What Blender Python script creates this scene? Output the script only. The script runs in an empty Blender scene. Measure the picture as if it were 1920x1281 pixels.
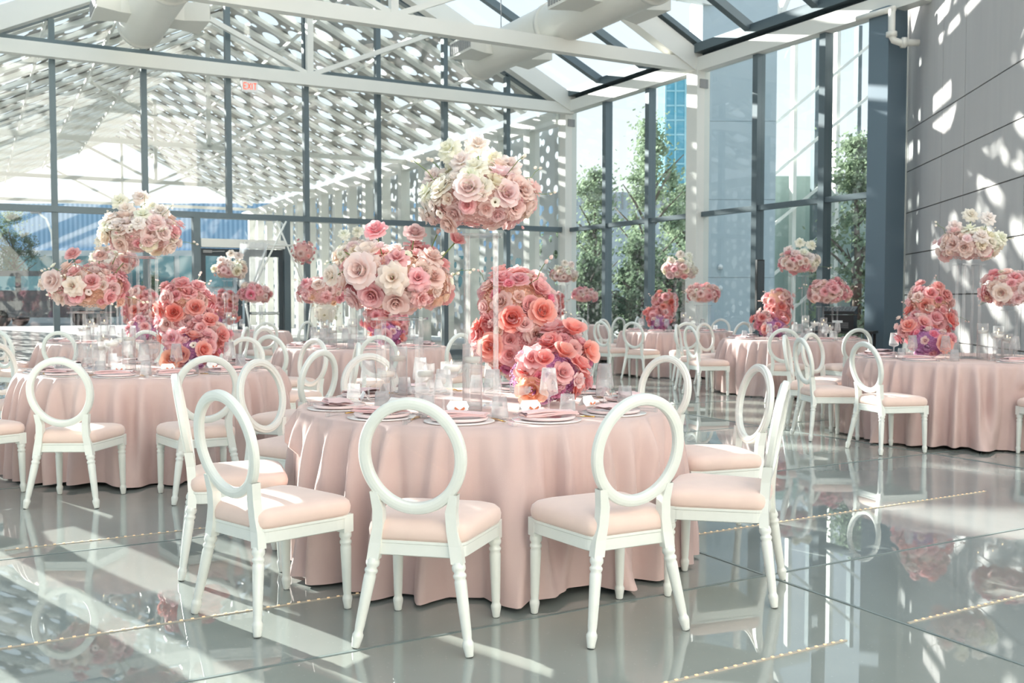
import bpy, math, random
from mathutils import Vector, Matrix
R = random.Random(7)
PI = math.pi
SC = bpy.context.scene
COL = SC.collection

# ------------------------------------------------------------------ helpers
def lin(c):
    return c/12.92 if c <= 0.04045 else ((c+0.055)/1.055)**2.4
def rgb(r, g, b, a=1.0):
    return (lin(r/255), lin(g/255), lin(b/255), a)

class MB:
    def __init__(s):
        s.v = []; s.f = []; s.m = []; s.sm = []; s.uv = []
    def add(s, vs, fs, mi=0, smooth=True, uv=None):
        b = len(s.v); s.v += [tuple(p) for p in vs]
        for f in fs:
            s.f.append(tuple(b+i for i in f)); s.m.append(mi); s.sm.append(smooth)
        s.uv += (uv if uv else [(0.5, 0.5)]*len(vs))
    def box(s, c, d, mat=None, mi=0):
        x, y, z = d[0]/2, d[1]/2, d[2]/2
        p = [Vector(q) for q in ((-x,-y,-z),(x,-y,-z),(x,y,-z),(-x,y,-z),(-x,-y,z),(x,-y,z),(x,y,z),(-x,y,z))]
        if mat is not None: p = [mat @ q for q in p]
        p = [q+Vector(c) for q in p]
        s.add(p, [(3,2,1,0),(4,5,6,7),(0,1,5,4),(1,2,6,5),(2,3,7,6),(3,0,4,7)], mi, False)
    def bar(s, a, b, w, h, up=(0,0,1), mi=0):
        """rectangular bar from a to b; w across, h along up"""
        a = Vector(a); b = Vector(b); d = (b-a).normalized(); up = Vector(up)
        x = d.cross(up).normalized(); u = x.cross(d).normalized()
        p = []
        for q in (a, b):
            for i, j in ((-1,-1),(1,-1),(1,1),(-1,1)):
                p.append(q+x*(i*w/2)+u*(j*h/2))
        s.add(p, [(0,1,2,3),(7,6,5,4),(0,4,5,1),(1,5,6,2),(2,6,7,3),(3,7,4,0)], mi, False)
    def lathe(s, prof, n=16, M=None, mi=0, caps=True, smooth=True, rib=0.0, ribn=0):
        vs = []
        for r, z in prof:
            for k in range(n):
                a = 2*PI*k/n
                rr = r*(1+rib*(1 if k % 2 else -1)) if rib else r
                q = Vector((rr*math.cos(a), rr*math.sin(a), z))
                vs.append(M @ q if M is not None else q)
        fs = []
        for i in range(len(prof)-1):
            for k in range(n):
                k2 = (k+1) % n
                fs.append((i*n+k, i*n+k2, (i+1)*n+k2, (i+1)*n+k))
        s.add(vs, fs, mi, smooth)
        if caps:
            m = len(prof)
            b = len(s.v)-len(vs)
            if prof[0][0] > 1e-5:
                s.f.append(tuple(b+k for k in reversed(range(n)))); s.m.append(mi); s.sm.append(False)
            if prof[-1][0] > 1e-5:
                s.f.append(tuple(b+(m-1)*n+k for k in range(n))); s.m.append(mi); s.sm.append(False)
    def tube(s, pts, r, n=8, mi=0, closed=False):
        pts = [Vector(p) for p in pts]; m = len(pts); vs = []
        ref = Vector((0,0,1))
        for i, p in enumerate(pts):
            d = (pts[(i+1) % m] - pts[i-1]) if (closed or 0 < i < m-1) else (pts[1]-pts[0] if i == 0 else pts[-1]-pts[-2])
            d.normalize()
            rf = ref if abs(d.dot(ref)) < 0.95 else Vector((1,0,0))
            x = d.cross(rf).normalized(); u = x.cross(d)
            rr = r[i] if isinstance(r, (list, tuple)) else r
            for k in range(n):
                a = 2*PI*k/n
                vs.append(p+(x*math.cos(a)+u*math.sin(a))*rr)
        fs = []
        for i in range(m if closed else m-1):
            j = (i+1) % m
            for k in range(n):
                k2 = (k+1) % n
                fs.append((i*n+k, i*n+k2, j*n+k2, j*n+k))
        if not closed:
            fs.append(tuple(reversed(range(n)))); fs.append(tuple((m-1)*n+k for k in range(n)))
        s.add(vs, fs, mi, True)
    def grid(s, P, nu, nv, mi=0, uv=None, smooth=True):
        """P: list of (nu+1)*(nv+1) points, row-major in v"""
        fs = [(j*(nu+1)+i, j*(nu+1)+i+1, (j+1)*(nu+1)+i+1, (j+1)*(nu+1)+i) for j in range(nv) for i in range(nu)]
        s.add(P, fs, mi, smooth, uv)
    def mesh(s, name, mats):
        me = bpy.data.meshes.new(name)
        me.from_pydata(s.v, [], s.f)
        me.polygons.foreach_set('material_index', s.m)
        me.polygons.foreach_set('use_smooth', s.sm)
        ul = me.uv_layers.new(name='UVMap')
        li = [0]*len(me.loops); me.loops.foreach_get('vertex_index', li)
        fl = []
        for i in li: fl += s.uv[i]
        ul.data.foreach_set('uv', fl)
        for m in (mats if isinstance(mats, (list, tuple)) else [mats]): me.materials.append(m)
        me.update()
        return me
    def build(s, name, mats, parent=None):
        return link(name, s.mesh(name, mats), parent)

def link(name, me, parent=None):
    o = bpy.data.objects.new(name, me); COL.objects.link(o)
    if parent is not None: o.parent = parent
    return o
def empty(name, loc=(0,0,0), rz=0):
    o = bpy.data.objects.new(name, None); COL.objects.link(o)
    o.location = loc; o.rotation_euler = (0,0,rz); o.empty_display_size = 0.1
    return o
def tag(o, label, cat, group=None):
    o['label'] = label; o['category'] = cat
    if group: o['group'] = group
    return o
def struct(o):
    o['kind'] = 'structure'; return o
def kids(o):
    return CH.get(o.name, [])
CH = {}
def reg(root):
    """remember the children of a finished prototype (one pass over all objects)"""
    for o in bpy.data.objects:
        if o.parent is not None:
            L = CH.setdefault(o.parent.name, [])
            if o.name not in [q.name for q in L]: L.append(o)
def copy_tree(o, parent=None):
    c = o.copy(); COL.objects.link(c)
    if parent is not None: c.parent = parent
    for ch in kids(o): copy_tree(ch, c)
    return c

# ------------------------------------------------------------------ materials
def mat(name):
    m = bpy.data.materials.new(name); m.use_nodes = True
    nt = m.node_tree; nt.nodes.clear()
    out = nt.nodes.new('ShaderNodeOutputMaterial')
    return m, nt, out
def N(nt, t, **kw):
    n = nt.nodes.new(t)
    for k, v in kw.items():
        if k.startswith('i_'): n.inputs[k[2:].replace('_', ' ')].default_value = v
        else: setattr(n, k, v)
    return n
def L(nt, a, b): nt.links.new(a, b)
def math_n(nt, op, a, b=None, c=None):
    n = nt.nodes.new('ShaderNodeMath'); n.operation = op
    for i, q in enumerate((a, b, c)):
        if q is None: continue
        if isinstance(q, (int, float)): n.inputs[i].default_value = q
        else: L(nt, q, n.inputs[i])
    return n.outputs[0]
def simple(name, col, rough=0.5, metal=0.0, noise=0.0, nscale=8.0, bump=0.0, sheen=0.0, spec=0.5, emit=None, ior=1.5, coat=0.0):
    m, nt, out = mat(name)
    p = N(nt, 'ShaderNodeBsdfPrincipled'); L(nt, p.outputs[0], out.inputs[0])
    p.inputs['Base Color'].default_value = col
    p.inputs['Roughness'].default_value = rough
    p.inputs['Metallic'].default_value = metal
    p.inputs['Specular IOR Level'].default_value = spec
    p.inputs['IOR'].default_value = ior
    p.inputs['Coat Weight'].default_value = coat
    p.inputs['Coat Roughness'].default_value = 0.08
    if sheen:
        p.inputs['Sheen Weight'].default_value = sheen; p.inputs['Sheen Roughness'].default_value = 0.4
    if emit:
        p.inputs['Emission Color'].default_value = emit[0]; p.inputs['Emission Strength'].default_value = emit[1]
    if noise or bump:
        tc = N(nt, 'ShaderNodeTexCoord'); nz = N(nt, 'ShaderNodeTexNoise'); nz.inputs['Scale'].default_value = nscale
        nz.inputs['Detail'].default_value = 5
        L(nt, tc.outputs['Object'], nz.inputs['Vector'])
        if noise:
            mx = N(nt, 'ShaderNodeMix'); mx.data_type = 'RGBA'
            mx.inputs[6].default_value = tuple(c*(1-noise) for c in col[:3])+(1,)
            mx.inputs[7].default_value = tuple(min(1, c*(1+noise)) for c in col[:3])+(1,)
            L(nt, nz.outputs[0], mx.inputs[0]); L(nt, mx.outputs[2], p.inputs['Base Color'])
        if bump:
            b = N(nt, 'ShaderNodeBump'); b.inputs['Strength'].default_value = bump; b.inputs['Distance'].default_value = 0.01
            L(nt, nz.outputs[0], b.inputs['Height']); L(nt, b.outputs[0], p.inputs['Normal'])
    return m
def clear(name, tint, refl=1.0, haze=0.0, hazecol=(1,1,1,1), rough=0.0, ior=1.5, edge=0.0):
    """thin clear sheet: transparent + Fresnel gloss (+ a little white haze)"""
    m, nt, out = mat(name)
    tr = N(nt, 'ShaderNodeBsdfTransparent'); tr.inputs[0].default_value = tint
    gl = N(nt, 'ShaderNodeBsdfGlossy'); gl.inputs['Roughness'].default_value = rough
    f0 = ((ior-1)/(ior+1))**2
    lw = N(nt, 'ShaderNodeLayerWeight'); lw.inputs[0].default_value = 0.5
    fc = lw.outputs['Facing']
    fr = math_n(nt, 'MULTIPLY_ADD', math_n(nt, 'POWER', fc, 5.0), 1-f0, f0)
    base = tr.outputs[0]
    if haze or edge:
        d = N(nt, 'ShaderNodeBsdfDiffuse'); d.inputs[0].default_value = hazecol
        tl = N(nt, 'ShaderNodeBsdfTranslucent'); tl.inputs[0].default_value = hazecol
        mx0 = N(nt, 'ShaderNodeMixShader'); mx0.inputs[0].default_value = 0.5
        L(nt, d.outputs[0], mx0.inputs[1]); L(nt, tl.outputs[0], mx0.inputs[2])
        mx = N(nt, 'ShaderNodeMixShader')
        f = math_n(nt, 'MULTIPLY_ADD', math_n(nt, 'POWER', fc, 2.5), edge, haze)
        L(nt, f, mx.inputs[0])
        L(nt, base, mx.inputs[1]); L(nt, mx0.outputs[0], mx.inputs[2]); base = mx.outputs[0]
    f2 = math_n(nt, 'MULTIPLY', fr, refl)
    mg = N(nt, 'ShaderNodeMixShader'); L(nt, f2, mg.inputs[0]); L(nt, base, mg.inputs[1]); L(nt, gl.outputs[0], mg.inputs[2])
    L(nt, mg.outputs[0], out.inputs[0])
    return m

M_white = simple('white_lacquer', rgb(236,237,230), 0.32, noise=0.03, nscale=30, coat=0.2)
M_steel = simple('white_painted_steel', rgb(232,231,224), 0.45, noise=0.02, nscale=3)
M_duct = simple('duct_paint', rgb(226,224,216), 0.4, noise=0.02)
M_dark = simple('grey_aluminium_mullion', rgb(98,112,118), 0.35, 0.35, noise=0.03)
M_darker = simple('dark_aluminium', rgb(66,76,82), 0.4, 0.3)
M_panel = simple('slate_panel', rgb(106,124,136), 0.45, 0.2, noise=0.04, nscale=1.5)
M_black = simple('black_plastic', rgb(28,29,31), 0.45)
M_rubber = simple('black_rubber', rgb(30,28,27), 0.7)
M_gold = simple('brushed_gold', rgb(214,170,92), 0.25, 1.0)
M_grille = simple('grey_grille', rgb(150,150,150), 0.5)
M_seat = simple('blush_velvet_seat', rgb(238,210,198), 0.8, noise=0.06, nscale=14, sheen=0.4)
M_pinkplate = simple('blush_ceramic', rgb(238,214,212), 0.15, coat=0.4)
M_whiteplate = simple('white_ceramic', rgb(246,242,240), 0.15, coat=0.4)
M_napkin = simple('pink_linen', rgb(244,206,204), 0.85, noise=0.04, nscale=60, sheen=0.3)
M_card = simple('white_card', rgb(250,249,247), 0.7)
M_orange = simple('orange_paper', rgb(236,138,96), 0.6)
M_wax = simple('white_wax', rgb(250,246,238), 0.45, noise=0.01)
M_flame = simple('candle_flame', rgb(255,235,190), 0.5, emit=((1,0.75,0.4,1), 3.0))
M_green = simple('stem_green', rgb(120,140,80), 0.6, noise=0.2, nscale=40)
M_led = simple('warm_led', rgb(255,214,170), 0.4, emit=((1,0.72,0.45,1), 0.35))
M_ledstrip = simple('led_strip', rgb(190,180,165), 0.5)
M_joint = simple('floor_joint_seal', rgb(120,132,130), 0.4)
M_exitw = simple('sign_white', rgb(240,240,238), 0.5)
M_exitr = simple('sign_red', rgb(240,90,70), 0.5, emit=((1,0.2,0.12,1), 0.6))
M_glass = clear('window_glass', (0.88,0.94,0.94,1), 1.0, haze=0.012, ior=1.85)
M_roofglass = clear('roof_glass', (0.93,0.97,0.98,1), 0.6, ior=1.4)
M_acry = clear('acrylic_panel', (0.985,0.985,0.98,1), 0.9, ior=1.45)
M_rod = clear('acrylic_rod', (0.985,0.988,0.988,1), 1.0, haze=0.06, edge=0.35, ior=1.5)
M_glassware = clear('ribbed_glass', (0.985,0.985,0.985,1), 0.9, haze=0.14, edge=0.34, ior=1.45)
M_water = clear('water', (0.985,0.985,0.985,1), 0.6, haze=0.06, ior=1.33)
M_sheer = clear('sheer_fabric', (0.95,0.96,0.99,1), 0.1, haze=0.35, ior=1.2)

def cloth_material():
    m, nt, out = mat('blush_velvet_cloth')
    p = N(nt, 'ShaderNodeBsdfPrincipled'); L(nt, p.outputs[0], out.inputs[0])
    tc = N(nt, 'ShaderNodeTexCoord'); nz = N(nt, 'ShaderNodeTexNoise'); nz.inputs['Scale'].default_value = 5; nz.inputs['Detail'].default_value = 6
    L(nt, tc.outputs['Object'], nz.inputs['Vector'])
    mx = N(nt, 'ShaderNodeMix'); mx.data_type = 'RGBA'
    mx.inputs[6].default_value = rgb(206,176,170); mx.inputs[7].default_value = rgb(220,194,188)
    L(nt, nz.outputs[0], mx.inputs[0]); L(nt, mx.outputs[2], p.inputs['Base Color'])
    p.inputs['Roughness'].default_value = 0.75
    p.inputs['Sheen Weight'].default_value = 0.9; p.inputs['Sheen Roughness'].default_value = 0.3
    p.inputs['Sheen Tint'].default_value = rgb(255,236,230)
    n2 = N(nt, 'ShaderNodeTexNoise'); n2.inputs['Scale'].default_value = 260
    L(nt, tc.outputs['Object'], n2.inputs['Vector'])
    b = N(nt, 'ShaderNodeBump'); b.inputs['Strength'].default_value = 0.12; b.inputs['Distance'].default_value = 0.004
    L(nt, n2.outputs[0], b.inputs['Height']); L(nt, b.outputs[0], p.inputs['Normal'])
    return m
M_cloth = cloth_material()

def bloom_material():
    m, nt, out = mat('petal')
    oi = N(nt, 'ShaderNodeObjectInfo'); uv = N(nt, 'ShaderNodeUVMap')
    sp = N(nt, 'ShaderNodeSeparateXYZ'); L(nt, uv.outputs[0], sp.inputs[0])
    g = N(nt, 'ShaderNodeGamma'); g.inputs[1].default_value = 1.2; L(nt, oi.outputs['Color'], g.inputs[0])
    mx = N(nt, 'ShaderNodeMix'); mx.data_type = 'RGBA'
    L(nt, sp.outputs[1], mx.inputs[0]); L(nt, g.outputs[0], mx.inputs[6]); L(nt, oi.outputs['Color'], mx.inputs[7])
    m2 = N(nt, 'ShaderNodeMix'); m2.data_type = 'RGBA'
    e = math_n(nt, 'MULTIPLY', sp.outputs[0], 0.28)
    L(nt, e, m2.inputs[0]); L(nt, mx.outputs[2], m2.inputs[6]); m2.inputs[7].default_value = (1, 0.93, 0.9, 1)
    p = N(nt, 'ShaderNodeBsdfPrincipled'); p.inputs['Roughness'].default_value = 0.6; p.inputs['Specular IOR Level'].default_value = 0.25
    L(nt, m2.outputs[2], p.inputs['Base Color'])
    t = N(nt, 'ShaderNodeBsdfTranslucent'); L(nt, m2.outputs[2], t.inputs[0])
    ms = N(nt, 'ShaderNodeMixShader'); ms.inputs[0].default_value = 0.42
    L(nt, p.outputs[0], ms.inputs[1]); L(nt, t.outputs[0], ms.inputs[2]); L(nt, ms.outputs[0], out.inputs[0])
    return m
M_petal = bloom_material()
M_eye = simple('flower_eye', rgb(96,78,52), 0.8)

# ------------------------------------------------------------------ building frame: t runs left along the back wall, s runs from it towards the room
TH = math.radians(28.9); CX, CY = 1.40, 25.0
AT = Vector((-math.cos(TH), -math.sin(TH), 0)); AS = Vector((math.sin(TH), -math.cos(TH), 0))
def W(t, s, z): return Vector((CX, CY, 0)) + AT*t + AS*s + Vector((0, 0, z))
ROT = Matrix((( AT.x, AS.x, 0), (AT.y, AS.y, 0), (0, 0, 1)))   # local (t,s,z) -> world
SPAN, EAVE, PITCH = 13.6, 6.12, 0.486
def roofz(t): return EAVE + PITCH*min(t, SPAN-t)
BAY = 1.7

def wbox(mb, t0, t1, s0, s1, z0, z1, mi=0):
    mb.box(W((t0+t1)/2, (s0+s1)/2, (z0+z1)/2), (abs(t1-t0), abs(s1-s0), abs(z1-z0)), ROT, mi)

# floor -------------------------------------------------------------
def floor_material():
    m, nt, out = mat('glass_floor')
    tc = N(nt, 'ShaderNodeTexCoord')
    mp = N(nt, 'ShaderNodeMapping'); L(nt, tc.outputs['Object'], mp.inputs[0])
    sp = N(nt, 'ShaderNodeSeparateXYZ'); L(nt, mp.outputs[0], sp.inputs[0])
    # panel index -> slight tint
    fx = math_n(nt, 'FLOOR', math_n(nt, 'DIVIDE', math_n(nt, 'SUBTRACT', sp.outputs[0], 10.0), 3.9))
    fy = math_n(nt, 'FLOOR', math_n(nt, 'DIVIDE', math_n(nt, 'SUBTRACT', sp.outputs[1], 17.75), 2.1))
    cb = N(nt, 'ShaderNodeCombineXYZ'); L(nt, fx, cb.inputs[0]); L(nt, fy, cb.inputs[1])
    wn = N(nt, 'ShaderNodeTexWhiteNoise'); L(nt, cb.outputs[0], wn.inputs['Vector'])
    mx = N(nt, 'ShaderNodeMix'); mx.data_type = 'RGBA'
    mx.inputs[6].default_value = rgb(140,147,145); mx.inputs[7].default_value = rgb(160,162,152)
    L(nt, wn.outputs[0], mx.inputs[0])
    nz = N(nt, 'ShaderNodeTexNoise'); nz.inputs['Scale'].default_value = 0.9; nz.inputs['Detail'].default_value = 6
    L(nt, tc.outputs['Object'], nz.inputs['Vector'])
    vz = N(nt, 'ShaderNodeTexVoronoi'); vz.inputs['Scale'].default_value = 26
    L(nt, tc.outputs['Object'], vz.inputs['Vector'])
    dots = math_n(nt, 'LESS_THAN', vz.outputs['Distance'], 0.10)
    hs = N(nt, 'ShaderNodeHueSaturation'); L(nt, mx.outputs[2], hs.inputs['Color'])
    val = math_n(nt, 'MULTIPLY_ADD', nz.outputs[0], 0.5, 0.72)
    val = math_n(nt, 'MULTIPLY_ADD', dots, 0.12, val)
    L(nt, val, hs.inputs['Value'])
    p = N(nt, 'ShaderNodeBsdfPrincipled'); L(nt, hs.outputs[0], p.inputs['Base Color'])
    p.inputs['Roughness'].default_value = 0.012; p.inputs['IOR'].default_value = 1.85
    p.inputs['Specular Tint'].default_value = (0.93, 1.0, 1.0, 1)
    L(nt, p.outputs[0], out.inputs[0])
    return m
mb = MB()
mb.grid([(t, s, 0) for s in (-0.2, 26) for t in (-0.2, 15.4)], 1, 1, smooth=False)
fl = struct(mb.build('floor', floor_material()))
fl.matrix_world = Matrix.Translation((CX, CY, 0)) @ ROT.to_4x4()
n_tr = [0]
def trim(mb, mats):
    n_tr[0] += 1
    return struct(mb.build('trim_%d' % n_tr[0], mats))
mb = MB()
for k in range(-8, 4): 
    s = 17.75+2.1*k
    if s > 0: wbox(mb, -0.1, 15.3, s-0.007, s+0.007, 0.0, 0.0025)
for k in range(-2, 2): wbox(mb, 10+3.9*k-0.007, 10+3.9*k+0.007, 0, 26, 0.0, 0.003)
trim(mb, M_joint)
# LED strips lying in the floor
def led(t0, t1, s, where):
    mb = MB(); wbox(mb, t0, t1, s-0.006, s+0.006, 0.0, 0.004)
    n = int((t1-t0)/0.045); m2 = MB()
    for k in range(n):
        t = t0+0.02+0.045*k
        wbox(m2, t, t+0.012, s-0.004, s+0.004, 0.004, 0.007)
    o = mb.build('light_strip', M_ledstrip); tag(o, where, 'light strip', 'light strips in the floor')
    b = m2.build('bead', M_led, o); b['kind'] = 'stuff'
led(10.36, 13.6, 18.57, 'beaded warm light strip in the floor at the lower right, nearest the camera')
led(8.6, 9.98, 18.55, 'short beaded warm light strip in the floor at the right edge')
led(10.9, 13.3, 17.08, 'beaded warm light strip in the floor under the nearest table')
led(7.2, 9.9, 16.95, 'beaded warm light strip in the open floor right of the nearest table')
led(11.9, 13.2, 15.45, 'beaded warm light strip in the floor before the large left table')

# ground outside ------------------------------------------------------
mb = MB(); mb.grid([(-300,-60,-0.35),(300,-60,-0.35),(-300,500,-0.35),(300,500,-0.35)], 1, 1)
struct(mb.build('ground', simple('pavement', rgb(158,160,158), 0.9, noise=0.1, nscale=0.4)))

# back gable glazing ---------------------------------------------------
def gable(mb, pane, s):
    w, d = 0.11, 0.16
    for k in range(0, 9):
        t = BAY*k
        z0 = 0.0
        if k == 5: z0 = 3.12
        if k in (0, 8): 
            continue
        wbox(mb, t-w/2, t+w/2, s-d, s, z0, roofz(t)-0.12)
    for z in (3.12, 6.36): wbox(mb, 0, SPAN, s-d, s+0.03, z-0.06, z+0.06)
    wbox(mb, 0, SPAN, s-d, s, 0, 0.12)
    zz = -0.0
    for a in (0, 1):
        p = W(0 if a == 0 else SPAN, s-d/2, EAVE-0.02); q = W(SPAN/2, s-d/2, roofz(SPAN/2)-0.02)
        mb.bar(p, q, d, 0.14)
    P = [W(0,s-0.09,0), W(SPAN,s-0.09,0), W(SPAN,s-0.09,EAVE), W(SPAN/2,s-0.09,roofz(SPAN/2)), W(0,s-0.09,EAVE)]
    pane.add(P, [(0,1,2,3,4)], 0, False)
mb, pn = MB(), MB()
gable(mb, pn, 0.0)
w1 = struct(mb.build('window_1', M_dark)); pn.build('pane', M_glass, w1)
# door in the back wall
D0, D1 = 7.28, 9.2
mb = MB()
for t in (D0, D1): wbox(mb, t-0.07, t+0.07, -0.2, 0.06, 0, 3.06)
d1 = struct(mb.build('door_1', M_dark))
mb = MB(); wbox(mb, D0+0.07, D1-0.07, -0.12, 0.14, 2.44, 2.62); mb.build('door_header', M_steel, d1)
for a, b in ((D0+0.08, 8.2), (8.26, D1-0.08)):
    mb = MB()
    for t in (a+0.05, b-0.05): wbox(mb, t-0.05, t+0.05, -0.06, 0.0, 0.02, 2.42)
    for z0, z1 in ((0.02, 0.22), (2.26, 2.42), (1.0, 1.06)): wbox(mb, a, b, -0.055, -0.005, z0, z1)
    lf = mb.build('door_leaf', M_darker, d1)
    mb = MB(); mb.tube([W((a+b)/2-0.3, 0.07, 1.03), W((a+b)/2+0.3, 0.07, 1.03)], 0.02); mb.build('handle', M_steel, lf)
mb = MB()
wbox(mb, 8.9, 9.08, 0.02, 0.07, 2.32, 2.38); mb.bar(W(8.9, 0.05, 2.35), W(8.66, 0.15, 2.36), 0.03, 0.02); mb.build('door_closer', M_grille, d1)

# right glass wall ------------------------------------------------------
def side_wall(name, t, s_list, s_end, zt):
    mb, pn = MB(), MB()
    for s in s_list: wbox(mb, t-0.10, t+0.10, s-0.07, s+0.07, 0, zt)
    for i in range(len(s_list)+1):
        a = 0 if i == 0 else s_list[i-1]; b = s_end if i == len(s_list) else s_list[i]
        wbox(mb, t-0.06, t+0.07, a, b, 3.06, 3.16)
        wbox(mb, t-0.06, t+0.07, a, b, 0, 0.1)
    pn.add([W(t,0,0), W(t,s_end,0), W(t,s_end,zt), W(t,0,zt)], [(0,1,2,3)], 0, False)
    w = struct(mb.build(name, M_dark)); pn.build('pane', M_glass, w)
side_wall('window_2', -0.05, [1.75, 3.45, 6.9, 8.6], 10.0, 6.1)
side_wall('window_3', SPAN+0.05, [1.71, 3.42, 6.84, 8.55, 11.97, 13.68, 17.1, 18.8], 24, 6.1)
mb = MB(); wbox(mb, -0.2, 0.25, 9.8, 10.2, 0, 6.1); trim(mb, M_panel)
# columns
for t, ss in ((-0.02, (0.0, 5.13)), (SPAN+0.02, (0.0, 5.13, 10.26, 15.4))):
    for s in ss:
        mb = MB(); wbox(mb, t-0.17, t+0.17, s-0.17, s+0.17, 0, 6.15)
        o = mb.build('column', M_steel); struct(o)
        if t < 1:
            mb = MB(); wbox(mb, t-0.1, t+0.1, s+0.17, s+0.2, 5.72, 5.9); mb.build('vent_plate', M_grille, o)
# eave beams
for t, s1 in ((0.0, 10.75), (SPAN, 24)):
    mb = MB(); wbox(mb, t-0.13, t+0.13, -0.1, s1, 6.06, 6.34); struct(mb.build('beam', M_steel))
    mb = MB(); sgn = -1 if t == 0 else 1
    wbox(mb, t+sgn*0.02, t+sgn*0.2, -0.1, s1, 6.34, 6.5); struct(mb.build('gutter', M_darker))
# rafters + tie beams + webs
def frame(s, full_web):
    mb = MB()
    for a in (0, 1):
        p = W(0 if a == 0 else SPAN, s, EAVE+0.12); q = W(SPAN/2, s, roofz(SPAN/2)+0.12)
        mb.bar(p, q, 0.26, 0.42)
    struct(mb.build('rafter', M_steel))
    mb = MB()
    tz = 6.14 if s < 1 else 6.2
    mb.bar(W(0, s, tz), W(SPAN, s, tz), 0.2, 0.26)
    wbox(mb, SPAN/2-0.07, SPAN/2+0.07, s-0.07, s+0.07, tz, roofz(SPAN/2))
    for a in (-1, 1):
        mb.bar(W(SPAN/2, s, tz+0.1), W(SPAN/2+a*3.4, s, roofz(SPAN/2-3.4)-0.05), 0.1, 0.1)
    struct(mb.build('tie_beam', M_steel))
frame(0.25, True); frame(5.13, True)
mb = MB()
for s in (10.4, 15.4, 20.5):
    p = W(SPAN, s, EAVE+0.12); q = W(SPAN/2, s, roofz(SPAN/2)+0.12); mb.bar(p, q, 0.26, 0.42)
struct(mb.build('rafter', M_steel))
mb = MB(); mb.bar(W(SPAN/2, -0.1, roofz(SPAN/2)+0.15), W(SPAN/2, 24, roofz(SPAN/2)+0.15), 0.25, 0.3); struct(mb.build('ridge_beam', M_steel))
# roof glazing
mb, pn = MB(), MB()
for a in (0, 1):
    e = (lambda t: t) if a == 0 else (lambda t: SPAN-t)
    smax = 13.0 if a == 0 else 24
    k = 1
    while k*1.71 < smax:
        s = k*1.71
        if abs(s-5.13) > 0.1:
            mb.bar(W(e(-0.1), s, roofz(0)+0.33), W(e(SPAN/2), s, roofz(SPAN/2)+0.33), 0.15, 0.16)
        else:
            mb.bar(W(e(-0.1), s, roofz(0)+0.42), W(e(SPAN/2), s, roofz(SPAN/2)+0.42), 0.42, 0.1)
        k += 1
    mb.bar(W(e(0.05), -0.1, 6.52), W(e(0.05), smax, 6.52), 0.3, 0.18)
    pn.add([W(e(-0.25),-0.1,roofz(0)+0.38), W(e(-0.25),smax,roofz(0)+0.38), W(SPAN/2,smax,roofz(SPAN/2)+0.5), W(SPAN/2,-0.1,roofz(SPAN/2)+0.5)], [(0,1,2,3)], 0, False)
w4 = struct(mb.build('window_4', M_dark)); pn.build('pane', M_roofglass, w4)

# concrete wall ------------------------------------------------------------
WA = Vector((0.128, 0.992, 0)); W0 = Vector((6.90, 17.5, 0))
WN = Vector((-WA.y, WA.x, 0))      # faces the room
def wp(w, z, o=0.0): return W0 - WA*w + WN*o + Vector((0,0,z))
def concrete():
    m, nt, out = mat('concrete')
    p = N(nt, 'ShaderNodeBsdfPrincipled'); L(nt, p.outputs[0], out.inputs[0])
    tc = N(nt, 'ShaderNodeTexCoord'); nz = N(nt, 'ShaderNodeTexNoise'); nz.inputs['Scale'].default_value = 1.6; nz.inputs['Detail'].default_value = 8
    mp = N(nt, 'ShaderNodeMapping'); mp.inputs['Scale'].default_value = (2.4, 2.4, 0.35)
    L(nt, tc.outputs['Object'], mp.inputs[0]); L(nt, mp.outputs[0], nz.inputs['Vector'])
    mx = N(nt, 'ShaderNodeMix'); mx.data_type = 'RGBA'
    mx.inputs[6].default_value = rgb(188,186,186); mx.inputs[7].default_value = rgb(206,203,200)
    L(nt, nz.outputs[0], mx.inputs[0]); L(nt, mx.outputs[2], p.inputs['Base Color'])
    p.inputs['Roughness'].default_value = 0.8; p.inputs['Specular IOR Level'].default_value = 0.2
    return m
M_conc = concrete()
M_groove = simple('wall_joint_grey', rgb(112,108,106), 0.9)  # dark grey backing slab that shows in the joints between concrete panels
mb = MB()
ws = [-0.9, 0.68, 2.55, 3.59, 5.8, 8.6, 11.4]; zs = [0, 0.705, 1.41, 2.11, 2.82, 3.53, 4.23, 8.6, 10.5]
g = 0.009
for i in range(len(ws)-1):
    for j in range(len(zs)-1):
        if i == 0:  a = ws[i]
        else: a = ws[i]+(0 if i == 1 else g)
        b = ws[i+1]-(0 if i == 0 else g); c = zs[j]+g; d = zs[j+1]-g
        M3 = Matrix(((WA.x, WN.x, 0), (WA.y, WN.y, 0), (0, 0, 1)))
        mb.box(wp((a+b)/2, (c+d)/2, -0.1), (b-a, 0.2, d-c), M3, 0)
mb.box(wp(5.3, 5.25, -0.2), (12.2, 0.35, 10.5), Matrix(((WA.x, WN.x, 0), (WA.y, WN.y, 0), (0, 0, 1))), 1)
struct(mb.build('wall_right', [M_conc, M_groove]))
mb = MB(); wbox(mb, 2.0, 15.4, 27.0, 27.3, 0, 10)
struct(mb.build('wall_back', simple('white_plaster', rgb(222,218,210), 0.9, noise=0.02)))
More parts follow.
